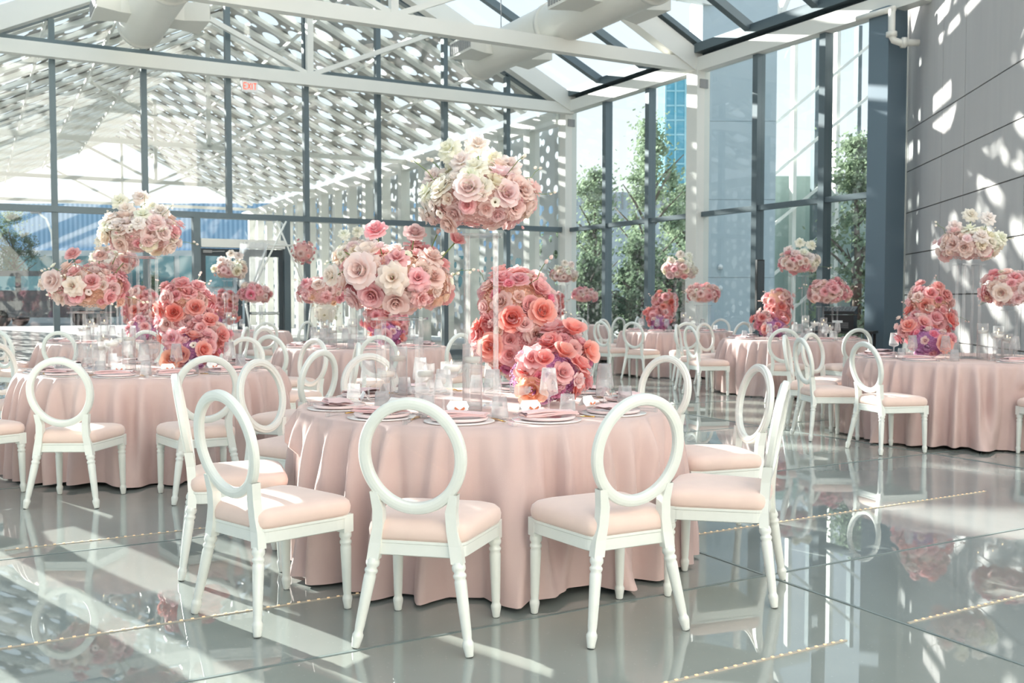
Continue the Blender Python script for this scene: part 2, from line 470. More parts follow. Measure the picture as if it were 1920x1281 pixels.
# sprinkler pipe where the eave meets the concrete wall
t = empty('sprinkler_pipe', wp(2.2, 5.4)); inv = Matrix.Translation(-wp(2.2, 5.4))
mb = MB()
a = wp(2.0, 6.2, 0.25); 
mb.tube([inv @ q for q in (W(0.3, 9.6, 6.02), W(0.3, 10.35, 6.0))], 0.05, 10)
e0 = W(0.3, 10.3, 6.0)
mb.tube([inv @ q for q in (e0, e0-Vector((0,0,0.42)), e0-Vector((-0.03,0.02,0.5)), e0-Vector((-0.12,0.04,0.54)), e0-Vector((-0.42,0.06,0.55)))], 0.055, 10)
p_ = mb.build('pipe', M_duct, t)
mb = MB()
mb.tube([inv @ q for q in (e0-Vector((0,0,0.36)), e0-Vector((0,0,0.44)))], 0.085, 10)
mb.tube([inv @ q for q in (e0-Vector((-0.14,0.04,0.54)), e0-Vector((-0.22,0.045,0.545)))], 0.085, 10)
mb.build('coupling', M_duct, t)
tag(t, 'white sprinkler pipe elbow fixed between the eave beam and the concrete wall', 'pipe')
mb = MB(); mb.tube([wp(0.68, 0.02, 0.03), wp(0.68, 7.5, 0.03)], 0.018, 8)
tag(mb.build('conduit_pipe', M_steel), 'thin white conduit running up the concrete wall beside the slate panel', 'pipe')

# covered pavilion beyond the back wall ---------------------------------------
def perforated(name, big, small, col):
    m, nt, out = mat(name)
    uv = N(nt, 'ShaderNodeUVMap'); sp = N(nt, 'ShaderNodeSeparateXYZ'); L(nt, uv.outputs[0], sp.inputs[0])
    def holes(px, py, rad, stag, jit, ox=0.0, oy=0.0):
        y = math_n(nt, 'DIVIDE', math_n(nt, 'ADD', sp.outputs[1], oy), py)
        row = math_n(nt, 'FLOOR', y)
        x = math_n(nt, 'DIVIDE', math_n(nt, 'ADD', sp.outputs[0], ox), px)
        x = math_n(nt, 'MULTIPLY_ADD', math_n(nt, 'MODULO', row, 2.0), stag, x)
        cx = math_n(nt, 'FLOOR', x)
        cb = N(nt, 'ShaderNodeCombineXYZ'); L(nt, cx, cb.inputs[0]); L(nt, row, cb.inputs[1])
        wn = N(nt, 'ShaderNodeTexWhiteNoise'); L(nt, cb.outputs[0], wn.inputs['Vector'])
        s2 = N(nt, 'ShaderNodeSeparateColor'); L(nt, wn.outputs['Color'], s2.inputs[0])
        dx = math_n(nt, 'SUBTRACT', math_n(nt, 'FRACT', x), math_n(nt, 'MULTIPLY_ADD', s2.outputs[0], jit, 0.5-jit/2))
        dy = math_n(nt, 'SUBTRACT', math_n(nt, 'FRACT', y), math_n(nt, 'MULTIPLY_ADD', s2.outputs[1], jit, 0.5-jit/2))
        dx = math_n(nt, 'MULTIPLY', dx, px); dy = math_n(nt, 'MULTIPLY', dy, py)
        d = math_n(nt, 'SQRT', math_n(nt, 'ADD', math_n(nt, 'MULTIPLY', dx, dx), math_n(nt, 'MULTIPLY', dy, dy)))
        r = math_n(nt, 'MULTIPLY', math_n(nt, 'MULTIPLY_ADD', s2.outputs[2], 0.45, 0.65), rad)
        return math_n(nt, 'LESS_THAN', d, r)
    a = holes(0.92, 1.25, big, 0.5, 0.0)
    b = holes(0.42, 0.42, small, 0.37, 0.5, 0.2, 0.1)
    h = math_n(nt, 'MAXIMUM', a, b)
    df = N(nt, 'ShaderNodeBsdfDiffuse'); df.inputs[0].default_value = col
    tr = N(nt, 'ShaderNodeBsdfTransparent')
    ms = N(nt, 'ShaderNodeMixShader'); L(nt, h, ms.inputs[0]); L(nt, df.outputs[0], ms.inputs[1]); L(nt, tr.outputs[0], ms.inputs[2])
    L(nt, ms.outputs[0], out.inputs[0])
    return m
M_perf = perforated('perforated_roof_sheet', 0.29, 0.085, rgb(182,180,176))
M_perf2 = perforated('perforated_screen_sheet', 0.16, 0.11, rgb(205,208,208))
PL = 34.0
SL = math.hypot(SPAN/2, PITCH*SPAN/2)
for a in (0, 1):
    e = (lambda t: t) if a == 0 else (lambda t: SPAN-t)
    mb = MB()
    mb.add([W(e(0),-0.4,EAVE+0.45), W(e(SPAN/2),-0.4,roofz(SPAN/2)+0.45), W(e(SPAN/2),-PL,roofz(SPAN/2)+0.45), W(e(0),-PL,EAVE+0.45)], [(0,1,2,3)], 0, False,
           [(0,0.4),(SL,0.4),(SL,PL),(0,PL)])
    struct(mb.build('pavilion_roof', M_perf))
    mb = MB(); s = -0.95
    while s > -PL:
        mb.bar(W(e(0), s, EAVE+0.36), W(e(SPAN/2), s, roofz(SPAN/2)+0.36), 0.30, 0.10); s -= 1.25
    for t in (1.7, 3.4, 5.1): mb.bar(W(e(t), -0.4, roofz(t)+0.26), W(e(t), -PL, roofz(t)+0.26), 0.06, 0.08)
    wbox(mb, e(0)-0.15, e(0)+0.15, -0.3, -PL, 5.85, 6.2)
    struct(mb.build('pavilion_rafter', M_steel))
mb = MB()
for k in (2, 4, 6):
    s = -5.13*k
    mb.bar(W(0, s, 6.1), W(SPAN, s, 6.1), 0.12, 0.14)
    for a in (-1, 1): mb.bar(W(SPAN/2, s, 6.1), W(SPAN/2+a*3.4, s, roofz(3.4)), 0.09, 0.09)
    wbox(mb, SPAN/2-0.06, SPAN/2+0.06, s-0.06, s+0.06, 6.1, roofz(SPAN/2))
struct(mb.build('pavilion_tie_beam', M_steel))
for k in range(1, 19):
    s = -1.8*k
    mb = MB(); wbox(mb, -0.16, 0.16, s-0.16, s+0.16, -0.35, 6.0); struct(mb.build('pavilion_column', M_steel))
    if k % 3 == 0:
        mb = MB(); wbox(mb, SPAN-0.16, SPAN+0.16, s-0.16, s+0.16, -0.35, 6.0); struct(mb.build('pavilion_column', M_steel))
mb = MB(); wbox(mb, -1, SPAN+1, -0.25, -PL-1, -0.34, -0.05); struct(mb.build('pavilion_floor', simple('pale_paving', rgb(150,150,148), 0.6, noise=0.05)))
# perforated screen along the pavilion's right side
mb = MB()
mb.add([W(-0.3,-0.4,0.1), W(-0.3,-PL,0.1), W(-0.3,-PL,5.9), W(-0.3,-0.4,5.9)], [(0,1,2,3)], 0, False, [(0,0.4),(0,PL),(5.8,PL),(5.8,0.4)])
struct(mb.build('pavilion_screen', M_perf2))
mb = MB()
mb.add([W(SPAN+0.3,-0.4,0.1), W(SPAN+0.3,-PL,0.1), W(SPAN+0.3,-PL,5.9), W(SPAN+0.3,-0.4,5.9)], [(0,1,2,3)], 0, False, [(0,0.4),(0,PL),(5.8,PL),(5.8,0.4)])
struct(mb.build('pavilion_screen', M_perf2))
# unseen steel diagrid added above the ridge to throw diamond shadows on the concrete wall
mb = MB()
for k in range(-6, 14):
    for d in (-1, 1):
        a = W(k*1.25, -0.3, 9.6); b = W(k*1.25+d*2.6, -0.3, 14.6)
        mb.bar(a, b, 0.16, 0.22, AS)
mb.bar(W(-9, -0.3, 9.7), W(18, -0.3, 9.7), 0.2, 0.25); mb.bar(W(-9, -0.3, 14.6), W(18, -0.3, 14.6), 0.2, 0.25)
struct(mb.build('shadow_lattice', M_steel))

# ducts -----------------------------------------------------------------------
def duct(t, s0, s1, z, boxes, label):
    r = 0.42; base = W(t, s0, z)
    o = empty('air_duct', base); inv = Matrix.Translation(-base)
    mb = MB(); pts = []; rad = []
    n = int((s1-s0)/0.06)
    for k in range(n+1):
        pts.append(inv @ W(t, s0+(s1-s0)*k/n, z)); rad.append(r+(0.006 if k % 2 else 0))
    mb.tube(pts, rad, 28); mb.build('duct_tube', M_duct, o)
    for s in (s0+0.03, s0+3.2, s0+6.4, s0+9.6):
        mb = MB(); mb.tube([inv @ W(t, s-0.06, z), inv @ W(t, s+0.06, z)], r+0.03, 28); mb.build('collar', M_duct, o)
    for s, side in boxes:
        mb = MB(); gr = MB()
        A = [(0.25, 0.25), (0.62, 0.32), (0.8, 0.55)]   # distance out, half width
        P = []
        for dist, hw in ((0.3, 0.34), (0.55, 0.34), (0.98, 0.52)):
            for ds, dz in ((-hw, -0.17), (hw, -0.17), (hw, 0.17), (-hw, 0.17)):
                P.append(inv @ W(t+side*dist, s+ds, z+dz-0.03))
        F = []
        for i in (0, 4):
            for k in range(4): F.append((i+k, i+(k+1) % 4, i+4+(k+1) % 4, i+4+k))
        F.append((8,9,10,11))
        mb.add(P, F, 0, False); sp = mb.build('spout', M_duct, o)
        for k in range(11):
            q = W(t+side*0.985, s-0.46+0.092*k, z-0.03); gr.box(inv @ q, (0.02, 0.05, 0.24), ROT)
        gr.build('grille', M_grille, sp)
    for s in (s0+1.0, s0+4.0, s0+7.0):
        mb = MB(); mb.tube([inv @ W(t, s, z+r-0.02), inv @ W(t, s, roofz(t)+0.2)], 0.012, 6); mb.build('hanger_wire', M_grille, o)
    tag(o, label, 'duct', 'overhead air ducts')
duct(3.25, 1.5, 16.0, 6.72, [(2.5, 1), (2.5, -1), (6.6, 1), (6.6, -1), (10.6, 1)], 'long white spiral air duct under the glazed roof at upper right')
duct(10.35, 0.75, 17.0, 6.72, [(1.9, 1), (1.9, -1), (6.6, 1), (6.6, -1)], 'white spiral air duct with side spouts hanging at upper left')
# EXIT sign
p = W(8.13, 0.3, 5.85)
o = empty('exit_sign', p); mb = MB(); mb.box((0,0,0), (0.34, 0.05, 0.24), ROT); mb.box((0,0,0.19), (0.05, 0.05, 0.16), ROT); mb.build('sign_case', M_exitw, o)
mb = MB(); mb.box((0,0,0.13), (0.38,0.08,0.03), ROT); mb.build('cap', M_grille, o)
def letters(mb, txt, x0, h, w, gap, thick, place):
    S = {'E': [((0,0),(0,1)),((0,0),(1,0)),((0,.5),(.8,.5)),((0,1),(1,1))], 'X': [((0,0),(1,1)),((0,1),(1,0))], 'I': [((.5,0),(.5,1))], 'T': [((0,1),(1,1)),((.5,0),(.5,1))]}
    for c in txt:
        ww = w if c != 'I' else w*0.3
        for (a, b), (c2, d) in S[c]:
            mb.bar(place(x0+a*ww, b*h), place(x0+c2*ww, d*h), thick, 0.006, AS)
        x0 += ww+gap
mb = MB()
letters(mb, 'EXIT', -0.125, 0.13, 0.062, 0.022, 0.018, lambda x, y: AT*(-x)+AS*0.028+Vector((0,0,y-0.065)))
mb.build('lettering', M_exitr, o)
tag(o, 'white exit sign with red letters hanging under the tie beam', 'sign')


# ================================================================== FURNITURE
def smooth_outline(pts, r, n=6):
    """closed polygon with rounded corners"""
    out = []; m = len(pts)
    for i in range(m):
        p = Vector(pts[i]); a = Vector(pts[i-1]); b = Vector(pts[(i+1) % m])
        d1 = (a-p).normalized(); d2 = (b-p).normalized()
        rr = min(r[i] if isinstance(r, list) else r, (a-p).length*0.49, (b-p).length*0.49)
        s_, e_ = p+d1*rr, p+d2*rr
        for k in range(n+1):
            t = k/n
            out.append(s_*(1-t)**2 + p*2*t*(1-t) + e_*t*t)
    return out
def stack(mb, outline, layers, mi=0, smooth=True, cap=True):
    """layers: (scale, z)"""
    n = len(outline); c = sum(outline, Vector((0,0)))/n; vs = []; fs = []
    for sc, z in layers:
        for p in outline:
            q = c+(p-c)*sc; vs.append((q.x, q.y, z))
    for i in range(len(layers)-1):
        for k in range(n):
            k2 = (k+1) % n; fs.append((i*n+k, i*n+k2, (i+1)*n+k2, (i+1)*n+k))
    mb.add(vs, fs, mi, smooth)
    b = len(mb.v)-len(vs)
    if cap:
        mb.f.append(tuple(b+k for k in reversed(range(n)))); mb.m.append(mi); mb.sm.append(False)
        mb.f.append(tuple(b+(len(layers)-1)*n+k for k in range(n))); mb.m.append(mi); mb.sm.append(smooth)
def axis_matrix(a, b):
    d = (Vector(b)-Vector(a)); q = d.to_track_quat('Z', 'Y')
    return Matrix.Translation(a) @ q.to_matrix().to_4x4()
def leg_profile(Lg):
    return [(0.0125,0),(0.016,0.006),(0.0165,0.014),(0.0215,0.042),(0.0215,0.052),(0.0175,0.06),(0.0165,0.066),(0.0185,0.085),
            (0.0235,Lg-0.085),(0.0235,Lg-0.07),(0.0205,Lg-0.062),(0.0255,Lg-0.054),(0.0255,Lg-0.046),(0.0195,Lg-0.038),(0.0265,Lg-0.026),(0.0265,Lg-0.014),(0.0225,Lg-0.004),(0.0225,Lg)]
def make_chair():
    root = empty('dining_chair')
    sm = smooth_outline([(-0.19,-0.215),(0.19,-0.215),(0.252,0.225),(-0.252,0.225)], [0.05,0.05,0.09,0.09])
    sm = [Vector((p.x, p.y+0.022*(1-(p.x/0.25)**2)*(1 if p.y > 0.1 else 0))) for p in sm]
    mb = MB(); stack(mb, sm, [(0.985,0.412),(1.012,0.425),(1.02,0.445),(1.0,0.466),(0.94,0.481),(0.82,0.491),(0.6,0.498),(0.3,0.501)])
    link('seat_cushion', mb.mesh('seat_cushion', M_seat), root)
    mb = MB(); stack(mb, sm, [(0.96,0.352),(0.985,0.356),(0.985,0.398),(1.0,0.402),(1.0,0.412)], smooth=False)
    for sx in (-1, 1):
        mb.box((sx*0.212, 0.196, 0.375), (0.05,0.05,0.076))
    link('seat_frame', mb.mesh('seat_frame', M_white), root)
    # oval back ring + posts
    lean = math.radians(9.5); yc, zc = -0.244, 0.742
    U = Vector((0,-math.sin(lean),math.cos(lean))); NN = Vector((0,math.cos(lean),math.sin(lean)))
    ax, az = 0.189, 0.206
    sec = [(-0.022,-0.010),(-0.017,-0.017),(-0.006,-0.0195),(0.006,-0.0195),(0.017,-0.017),(0.022,-0.010),(0.022,0.009),(0.017,0.013),(0.012,0.013),(0.007,0.0185),(-0.007,0.0185),(-0.012,0.013),(-0.017,0.013),(-0.022,0.009)]
    mb = MB(); n = 96; m = len(sec); vs = []
    for k in range(n):
        a = 2*PI*k/n
        c = Vector((ax*math.cos(a), az*math.sin(a))); nr = Vector((math.cos(a)/ax, math.sin(a)/az)).normalized()
        for r_, t_ in sec:
            q = c+nr*r_
            vs.append(Vector((0,yc,zc))+Vector((1,0,0))*q.x+U*q.y+NN*t_)
    fs = [(k*m+i, k*m+(i+1) % m, ((k+1) % n)*m+(i+1) % m, ((k+1) % n)*m+i) for k in range(n) for i in range(m)]
    mb.add(vs, fs, 0, False)
    for sx in (-1, 1):
        P = [(0.158,-0.222,0.600),(0.144,-0.213,0.53),(0.147,-0.208,0.46),(0.158,-0.206,0.40),(0.168,-0.210,0.335)]
        Wd = [0.03,0.042,0.042,0.047,0.047]
        vs = []
        for (x, y, z), w_ in zip(P, Wd):
            for i, j in ((-1,-1),(1,-1),(1,1),(-1,1)): vs.append((sx*x+i*w_/2, y+j*0.02, z))
        fs = [(4*i+k, 4*i+(k+1) % 4, 4*i+4+(k+1) % 4, 4*i+4+k) for i in range(4) for k in range(4)]+[(16,17,18,19)]
        mb.add(vs, fs, 0, False)
    link('back_frame', mb.mesh('back_frame', M_white), root)
    mb = MB(); vs = [Vector((0,yc,zc))]
    for k in range(40):
        a = 2*PI*k/40; vs.append(Vector((0,yc,zc))+Vector((1,0,0))*(0.169*math.cos(a))+U*(0.186*math.sin(a)))
    mb.add(vs, [(0, 1+k, 1+(k+1) % 40) for k in range(40)], 0, False)
    bp = link('back_panel', mb.mesh('back_panel', M_acry), root); bp['label'] = 'clear acrylic panel inside the oval ring'
    for a, b in (((-0.226,-0.262,0),(-0.168,-0.211,0.34)), ((0.226,-0.262,0),(0.168,-0.211,0.34)), ((-0.216,0.204,0),(-0.212,0.197,0.342)), ((0.216,0.204,0),(0.212,0.197,0.342))):
        mb = MB(); Lg = (Vector(b)-Vector(a)).length
        M = axis_matrix(a, b)
        mb.lathe(leg_profile(Lg), 16, M, 0)
        mb.lathe([(0.0135,0.0),(0.0135,0.005)], 12, M, 1)
        link('leg', mb.mesh('leg', [M_white, M_rubber]), root)
    return root

PHR = ['near centre', 'near centre-right', 'near right', 'right', 'far right', 'far centre-right', 'far centre', 'far centre-left', 'far left', 'left', 'near left', 'near centre-left']
# name: centre, flip, chairs [(angle, radius, extra turn)], flower density
TABLES = [
 dict(n='nearest table', c=(-0.14,5.24), f=1, den=2, ch=[(-37.5,1.42,-3),(-7.5,1.39,-5),(22.5,1.36,5),(54,1.365,16),(98,1.28,3),(133,1.30,0),(166,1.32,0),(-148,1.30,0),(-116,1.30,0),(-72,1.31,0)]),
 dict(n='large left table', c=(-2.90,7.85), f=1, den=2, ch=[(1,1.46,0),(31,1.5,0),(62,1.44,0),(103,1.36,0),(140,1.36,0),(170,1.4,0),(-150,1.4,0),(-105,1.24,0),(-62,1.4,0),(-32,1.46,0)]),
 dict(n='left glass-side table', c=(-5.25,13.0), f=1, den=1, ch=[(0,1.5,0),(-26,1.5,0),(-54,1.45,0),(32,1.4,0),(62,1.4,0),(-90,1.4,0),(92,1.4,0)]),
 dict(n='middle table', c=(-1.80,11.7), f=1, den=1, ch=[(-24,1.5,0),(14,1.5,0),(48,1.4,0),(84,1.4,0),(-62,1.4,0),(-92,1.4,0),(-122,1.4,0),(118,1.4,0)]),
 dict(n='door-side table', c=(-5.0,17.3), f=-1, den=0, ch=[(34,1.5,0),(4,1.45,0),(-28,1.45,0),(64,1.4,0),(98,1.4,0)]),
 dict(n='corner-column table', c=(1.12,21.5), f=-1, den=0, ch=[(8,1.45,0),(42,1.4,0),(-28,1.4,0),(72,1.4,0),(-60,1.4,0)]),
 dict(n='leafy-window table', c=(2.95,17.4), f=-1, den=0, ch=[(-4,1.45,0),(-63,1.36,10),(-100,1.4,0),(-132,1.36,0),(31,1.4,0),(140,1.4,0),(62,1.4,0),(-34,1.4,-6)]),
 dict(n='speaker-side table', c=(4.05,13.95), f=-1, den=1, ch=[(-20,1.42,0),(-73,1.38,0),(-108,1.4,0),(12,1.4,0),(48,1.4,0),(80,1.4,0),(-142,1.4,0),(150,1.4,0)]),
 dict(n='concrete-wall table', c=(4.35,9.45), f=-1, den=1, ch=[(-48,1.38,-24),(-84,1.32,0),(-112,1.36,0),(-140,1.36,0),(12,1.3,-4),(168,1.4,0)]),
]
chair0 = make_chair(); reg(chair0)
first = True
CH_T = [t for t in TABLES]
for T in TABLES:
    used = set(); T['slots'] = []; T['ch'] = [(x[0], max(x[1], 1.28), x[2]) for x in T['ch']]
    for a, r, ex in T['ch']:
        i = int(round(a/30)) % 12
        for d in (0, 1, -1, 2, -2, 3, -3):
            if (i+d) % 12 not in used: i = (i+d) % 12; break
        used.add(i)
        T['slots'].append((a, PHR[i]))
        c = chair0 if first else copy_tree(chair0); first = False
        A = math.radians(a)
        c.location = (T['c'][0]+r*math.sin(A), T['c'][1]-r*math.cos(A), 0)
        c.rotation_euler = (0, 0, A+math.radians(ex))
        tag(c, 'white oval-back chair at the %s side of the %s' % (PHR[i], T['n']), 'chair', 'oval-back chairs at the '+T['n'])

# tables and cloths
def make_table(T):
    o = empty('round_table', (T['c'][0], T['c'][1], 0))
    tag(o, 'round folding table hidden under the pink cloth, the '+T['n'], 'table', 'round banquet tables')
    mb = MB(); mb.lathe([(0,0.735),(0.975,0.735),(0.985,0.74),(0.985,0.756),(0,0.757)], 64, None, caps=False); mb.build('tabletop', M_steel, o)
    for k in range(4):
        a = PI/4+PI/2*k
        mb = MB(); mb.tube([(0.7*math.cos(a),0.7*math.sin(a),0),(0.62*math.cos(a),0.62*math.sin(a),0.735)], 0.017, 10); mb.build('leg', M_grille, o)
def make_cloth(T, seed):
    rr = random.Random(seed)
    R0 = 1.0; NA, NV = 420, 18
    folds = []; a = 0
    while a < 2*PI-0.1:
        folds.append((a+rr.uniform(-.03,.03), rr.uniform(.07,.15)*(1.25 if rr.random() < .25 else 1), rr.uniform(.036,.066), rr.uniform(-.05,.05)))
        a += rr.uniform(.13,.25)
    if seed == 0: folds.append((math.radians(-90+8), 0.20, 0.075, 0.04))
    creases = [(rr.uniform(0, 2*PI), rr.uniform(-.022,.026), rr.uniform(.012,.024), rr.uniform(-.12,.12)) for _ in range(64)]
    lims = [(math.radians(x[0])-PI/2, x[1]) for x in T['ch']]
    tops = [0.0, 0.4, 0.8, 0.97, 1.0]
    rings = []
    for q in tops: rings.append((q*R0, 0.7665 if q < 1 else 0.763, 0))
    H = 0.763
    for j in range(1, NV+1):
        h = j/NV; rings.append((None, H-(H-0.008)*h, h))
    vs = []; fs = []; uvs = []
    for r, z, h in rings:
        for k in range(NA):
            a = 2*PI*k/NA
            if r is None:
                rd = R0+0.012*min(1, h*8)+0.055*h**.7
                for (fa, am, wd, sk) in folds:
                    d = (a-fa-sk*h+PI) % (2*PI)-PI
                    if abs(d) < 0.4:
                        ww = wd*(0.55+0.75*h)
                        rd += am*(h**0.62)*(math.exp(-(d/ww)**2)-0.45*math.exp(-((abs(d)-1.8*ww)/ww)**2))
                for (fa, am, wd, sk) in creases:
                    d = (a-fa-sk*h+PI) % (2*PI)-PI
                    if abs(d) < .1: rd += am*min(1, h*2.2)*math.exp(-(d/wd)**2)
                for ca, cr_ in lims:
                    d = abs((a-ca+PI) % (2*PI)-PI)
                    lim = cr_-(.29 if .25 < h < .62 else .245)
                    if d < .34: rd = min(rd, lim+max(0, d-.20)*2.0)
                rd = max(rd, R0+.006)
                zz = max(.014, z+0.006*math.sin(a*9+seed)*h) + (0.02*max(0, math.sin(a*4+seed*2))*h if h > 0.9 else 0)
            else: rd = r; zz = z
            vs.append((rd*math.cos(a), rd*math.sin(a), zz))
    m = len(rings)
    for i in range(m-1):
        for k in range(NA):
            k2 = (k+1) % NA
            fs.append((i*NA+k, i*NA+k2, (i+1)*NA+k2, (i+1)*NA+k))
    mb = MB(); mb.add(vs, [tuple(reversed(f)) for f in fs], 0, True)
    o = mb.build('tablecloth', M_cloth); o.location = (T['c'][0], T['c'][1], 0)
    tag(o, 'blush pink velvet tablecloth falling in folds over the '+T['n'], 'tablecloth', 'blush tablecloths')
for i, T in enumerate(TABLES):
    make_table(T); make_cloth(T, i)

# ================================================================== FLOWERS
def petal(mb, th, r0, z0, Lp, wd, p0, p1, tone, rr, point=0.0, curl=0.0, nu=4, nv=4):
    P = []; UV = []; rho = r0; z = z0; ph = rr.uniform(0, 6)
    for j in range(nv+1):
        v = j/nv
        if j:
            f = math.radians(p0+(p1-p0)*((v-0.5/nv)**1.25))
            rho += math.sin(f)*Lp/nv; z += math.cos(f)*Lp/nv
        wv = wd*(0.30+0.70*math.sin(min(1, v*1.25)*PI/2))*(1-(0.30+0.6*point)*v**4)
        half = min(1.45, wv/max(rho, 0.34*wd))
        for i in range(nu+1):
            u = -1+2*i/nu
            a = th+u*half
            rq = rho*(1-0.04*u*u*v)+0.03*Lp*v*math.sin(3*u+ph)
            zq = z+0.05*Lp*v*math.sin(2.3*u+ph*1.7)-curl*Lp*u*u*v
            P.append((rq*math.cos(a), rq*math.sin(a), zq)); UV.append((v**3, tone))
    mb.grid(P, nu, nv, 0, UV)
def bloom(kind, seed):
    rr = random.Random(seed); mb = MB()
    def layer(n, r0, z0, Lp, wd, p0, p1, tone, point=0, curl=0, jit=8):
        o = rr.uniform(0, 6)
        for k in range(n):
            petal(mb, o+2*PI*k/n+rr.uniform(-.12,.12), r0, z0+rr.uniform(-.03,.03), Lp*rr.uniform(.92,1.08), wd, p0+rr.uniform(-jit,jit)*.5, p1+rr.uniform(-jit,jit), tone, rr, point, curl)
    if kind == 'garden_rose':
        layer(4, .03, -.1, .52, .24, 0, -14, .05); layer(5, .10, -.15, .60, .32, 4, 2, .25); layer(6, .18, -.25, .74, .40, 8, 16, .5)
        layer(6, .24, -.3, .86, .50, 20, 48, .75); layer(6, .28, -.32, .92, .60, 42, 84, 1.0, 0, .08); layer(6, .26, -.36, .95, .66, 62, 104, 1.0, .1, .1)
    elif kind == 'open_rose':
        for k in range(16):
            a = rr.uniform(0, 2*PI); q = rr.uniform(.05,.30)
            petal(mb, a, q, -.2, .48+.1*rr.random(), .20, -6, 14, .15+.2*rr.random(), rr, 0, 0)
        layer(7, .32, -.3, .80, .44, 8, 22, .6); layer(7, .36, -.32, .86, .52, 30, 60, .85); layer(7, .34, -.36, .9, .6, 55, 95, 1.0, 0, .1)
    elif kind == 'reflexed_rose':
        layer(4, .04, -.05, .55, .26, 0, -8, .5); layer(5, .12, -.1, .66, .36, 8, 30, .7); layer(6, .18, -.15, .78, .46, 25, 75, .9, .5, .12)
        layer(7, .22, -.2, .88, .54, 45, 118, 1, .9, .2); layer(7, .22, -.28, .92, .58, 65, 140, 1, .9, .22)
    elif kind == 'spray_rose':
        layer(3, .04, 0, .42, .24, 0, -20, .05); layer(4, .14, -.1, .56, .34, 2, -4, .3); layer(5, .26, -.25, .74, .44, 8, 6, .6); layer(5, .36, -.4, .88, .56, 20, 34, .9); layer(5, .40, -.42, .9, .62, 40, 80, 1)
    elif kind == 'ranunculus':
        for q, (n, r0, Lp, p1, tn) in enumerate([(4,.05,.3,-50,.1),(5,.14,.42,-46,.3),(6,.26,.56,-40,.5),(7,.38,.68,-30,.7),(7,.5,.8,-12,.9),(6,.56,.85,20,1)]):
            layer(n, r0, -.4, Lp+.2, .36+.05*q, 14+6*q, p1, tn)
    elif kind == 'anemone':
        layer(5, .1, -.1, .78, .52, 55, 78, 1); layer(5, .12, -.06, .66, .46, 45, 62, .9)
        mb.lathe([(.17,-.12),(.2,0),(.14,.1),(0,.13)], 8, None, 1, False)
    elif kind == 'poppy':
        layer(5, .1, -.3, .95, .7, 20, 36, .7); layer(5, .14, -.34, 1.05, .8, 34, 60, 1, 0, .05); layer(4, .05, -.2, .55, .3, 4, 0, .2)
    elif kind == 'bud':
        layer(4, .16, -.3, .95, .42, 14, -32, .7); layer(4, .22, -.3, .85, .5, 24, -14, 1)
    me = mb.mesh(kind, [M_petal, M_eye]); return me
KINDS = ['garden_rose', 'open_rose', 'reflexed_rose', 'spray_rose', 'ranunculus', 'anemone', 'poppy', 'bud']
BL = {k: [bloom(k, 10*i+j) for j in range(3)] for i, k in enumerate(KINDS)}
def filler_mesh(seed):
    rr = random.Random(seed); mb = MB(); n = 620
    mb.lathe([(0.0,-.86)]+[(.86*math.cos(a), .86*math.sin(a)) for a in [math.radians(d) for d in range(-75, 76, 15)]]+[(0.0,.86)], 20, None, 0, False)
    mb.uv = [(0.0, 0.55)]*len(mb.v)
    for i in range(n):
        z = 1-2*(i+.5)/n; a = i*2.39996
        d = Vector((math.sqrt(1-z*z)*math.cos(a), math.sqrt(1-z*z)*math.sin(a), z))
        c = d*rr.uniform(.86,1.0); x = d.orthogonal().normalized(); y = d.cross(x); sz = rr.uniform(.055,.085); o = rr.uniform(0, 6)
        tn = rr.choice((0.6, 0.8, 1.0, 1.0))
        for k in range(4):
            b = o+PI/2*k
            e1 = x*math.cos(b-.55)+y*math.sin(b-.55); e2 = x*math.cos(b)+y*math.sin(b); e3 = x*math.cos(b+.55)+y*math.sin(b+.55)
            mb.add([c, c+e1*sz*.8+d*.02, c+e2*sz*1.1+d*.035, c+e3*sz*.8+d*.02], [(0,1,2,3)], 0, True, [(0,tn*.6),(0.3,tn),(.8,tn),(.3,tn)])
    return mb.mesh('filler', [M_petal])
FILL = [filler_mesh(k) for k in range(2)]
def sprig_mesh(seed):
    rr = random.Random(seed); mb = MB()
    p = Vector((0,0,0)); pts = [p.copy()]
    for k in range(4):
        p = p+Vector((rr.uniform(-.02,.02), rr.uniform(-.02,.02), .045)); pts.append(p.copy())
    mb.tube(pts, [.0022]*5, 5, 1)
    for q in (pts[-1], pts[3]+Vector((.02,.01,.015))):
        mb.lathe([(0,-.012),(.009,-.006),(.011,.002),(.006,.012),(0,.015)], 7, Matrix.Translation(q), 0, False)
    return mb.mesh('sprig', [M_petal, M_green])
SPR = [sprig_mesh(k) for k in range(3)]

C_ = dict(white=(255,248,238), cream=(253,240,224), blush=(250,222,217), pale=(253,234,229), pink=(250,197,200), hot=(246,156,178), rose=(250,190,190),
          coral=(251,176,166), red=(245,138,128), peach=(252,222,200), apricot=(253,200,166), lilac=(228,192,228), mauve=(218,164,210), magenta=(232,150,192), dusty=(243,212,207))
def orient(o, pos, nrm, sc, rr):
    q = Vector(nrm).to_track_quat('Z', 'Y')
    o.matrix_basis = Matrix.Translation(pos) @ q.to_matrix().to_4x4() @ Matrix.Rotation(rr.uniform(0, 6.28), 4, 'Z') @ Matrix.Diagonal((sc, sc, sc, 1))
def put(root, kind, pos, nrm, sc, col, rr):
    o = link(kind, rr.choice(BL[kind]), root)
    orient(o, pos, nrm, sc, rr)
    c = C_[col]; v = rr.uniform(.97,1.03)
    o.color = rgb(min(255, c[0]*v), min(255, c[1]*v*rr.uniform(.97,1.03)), min(255, c[2]*v), 1)
    return o
def pick(rr, table):
    x = rr.random()*sum(w for w, _ in table)
    for w, v in table:
        x -= w
        if x <= 0: return v
    return table[-1][1]
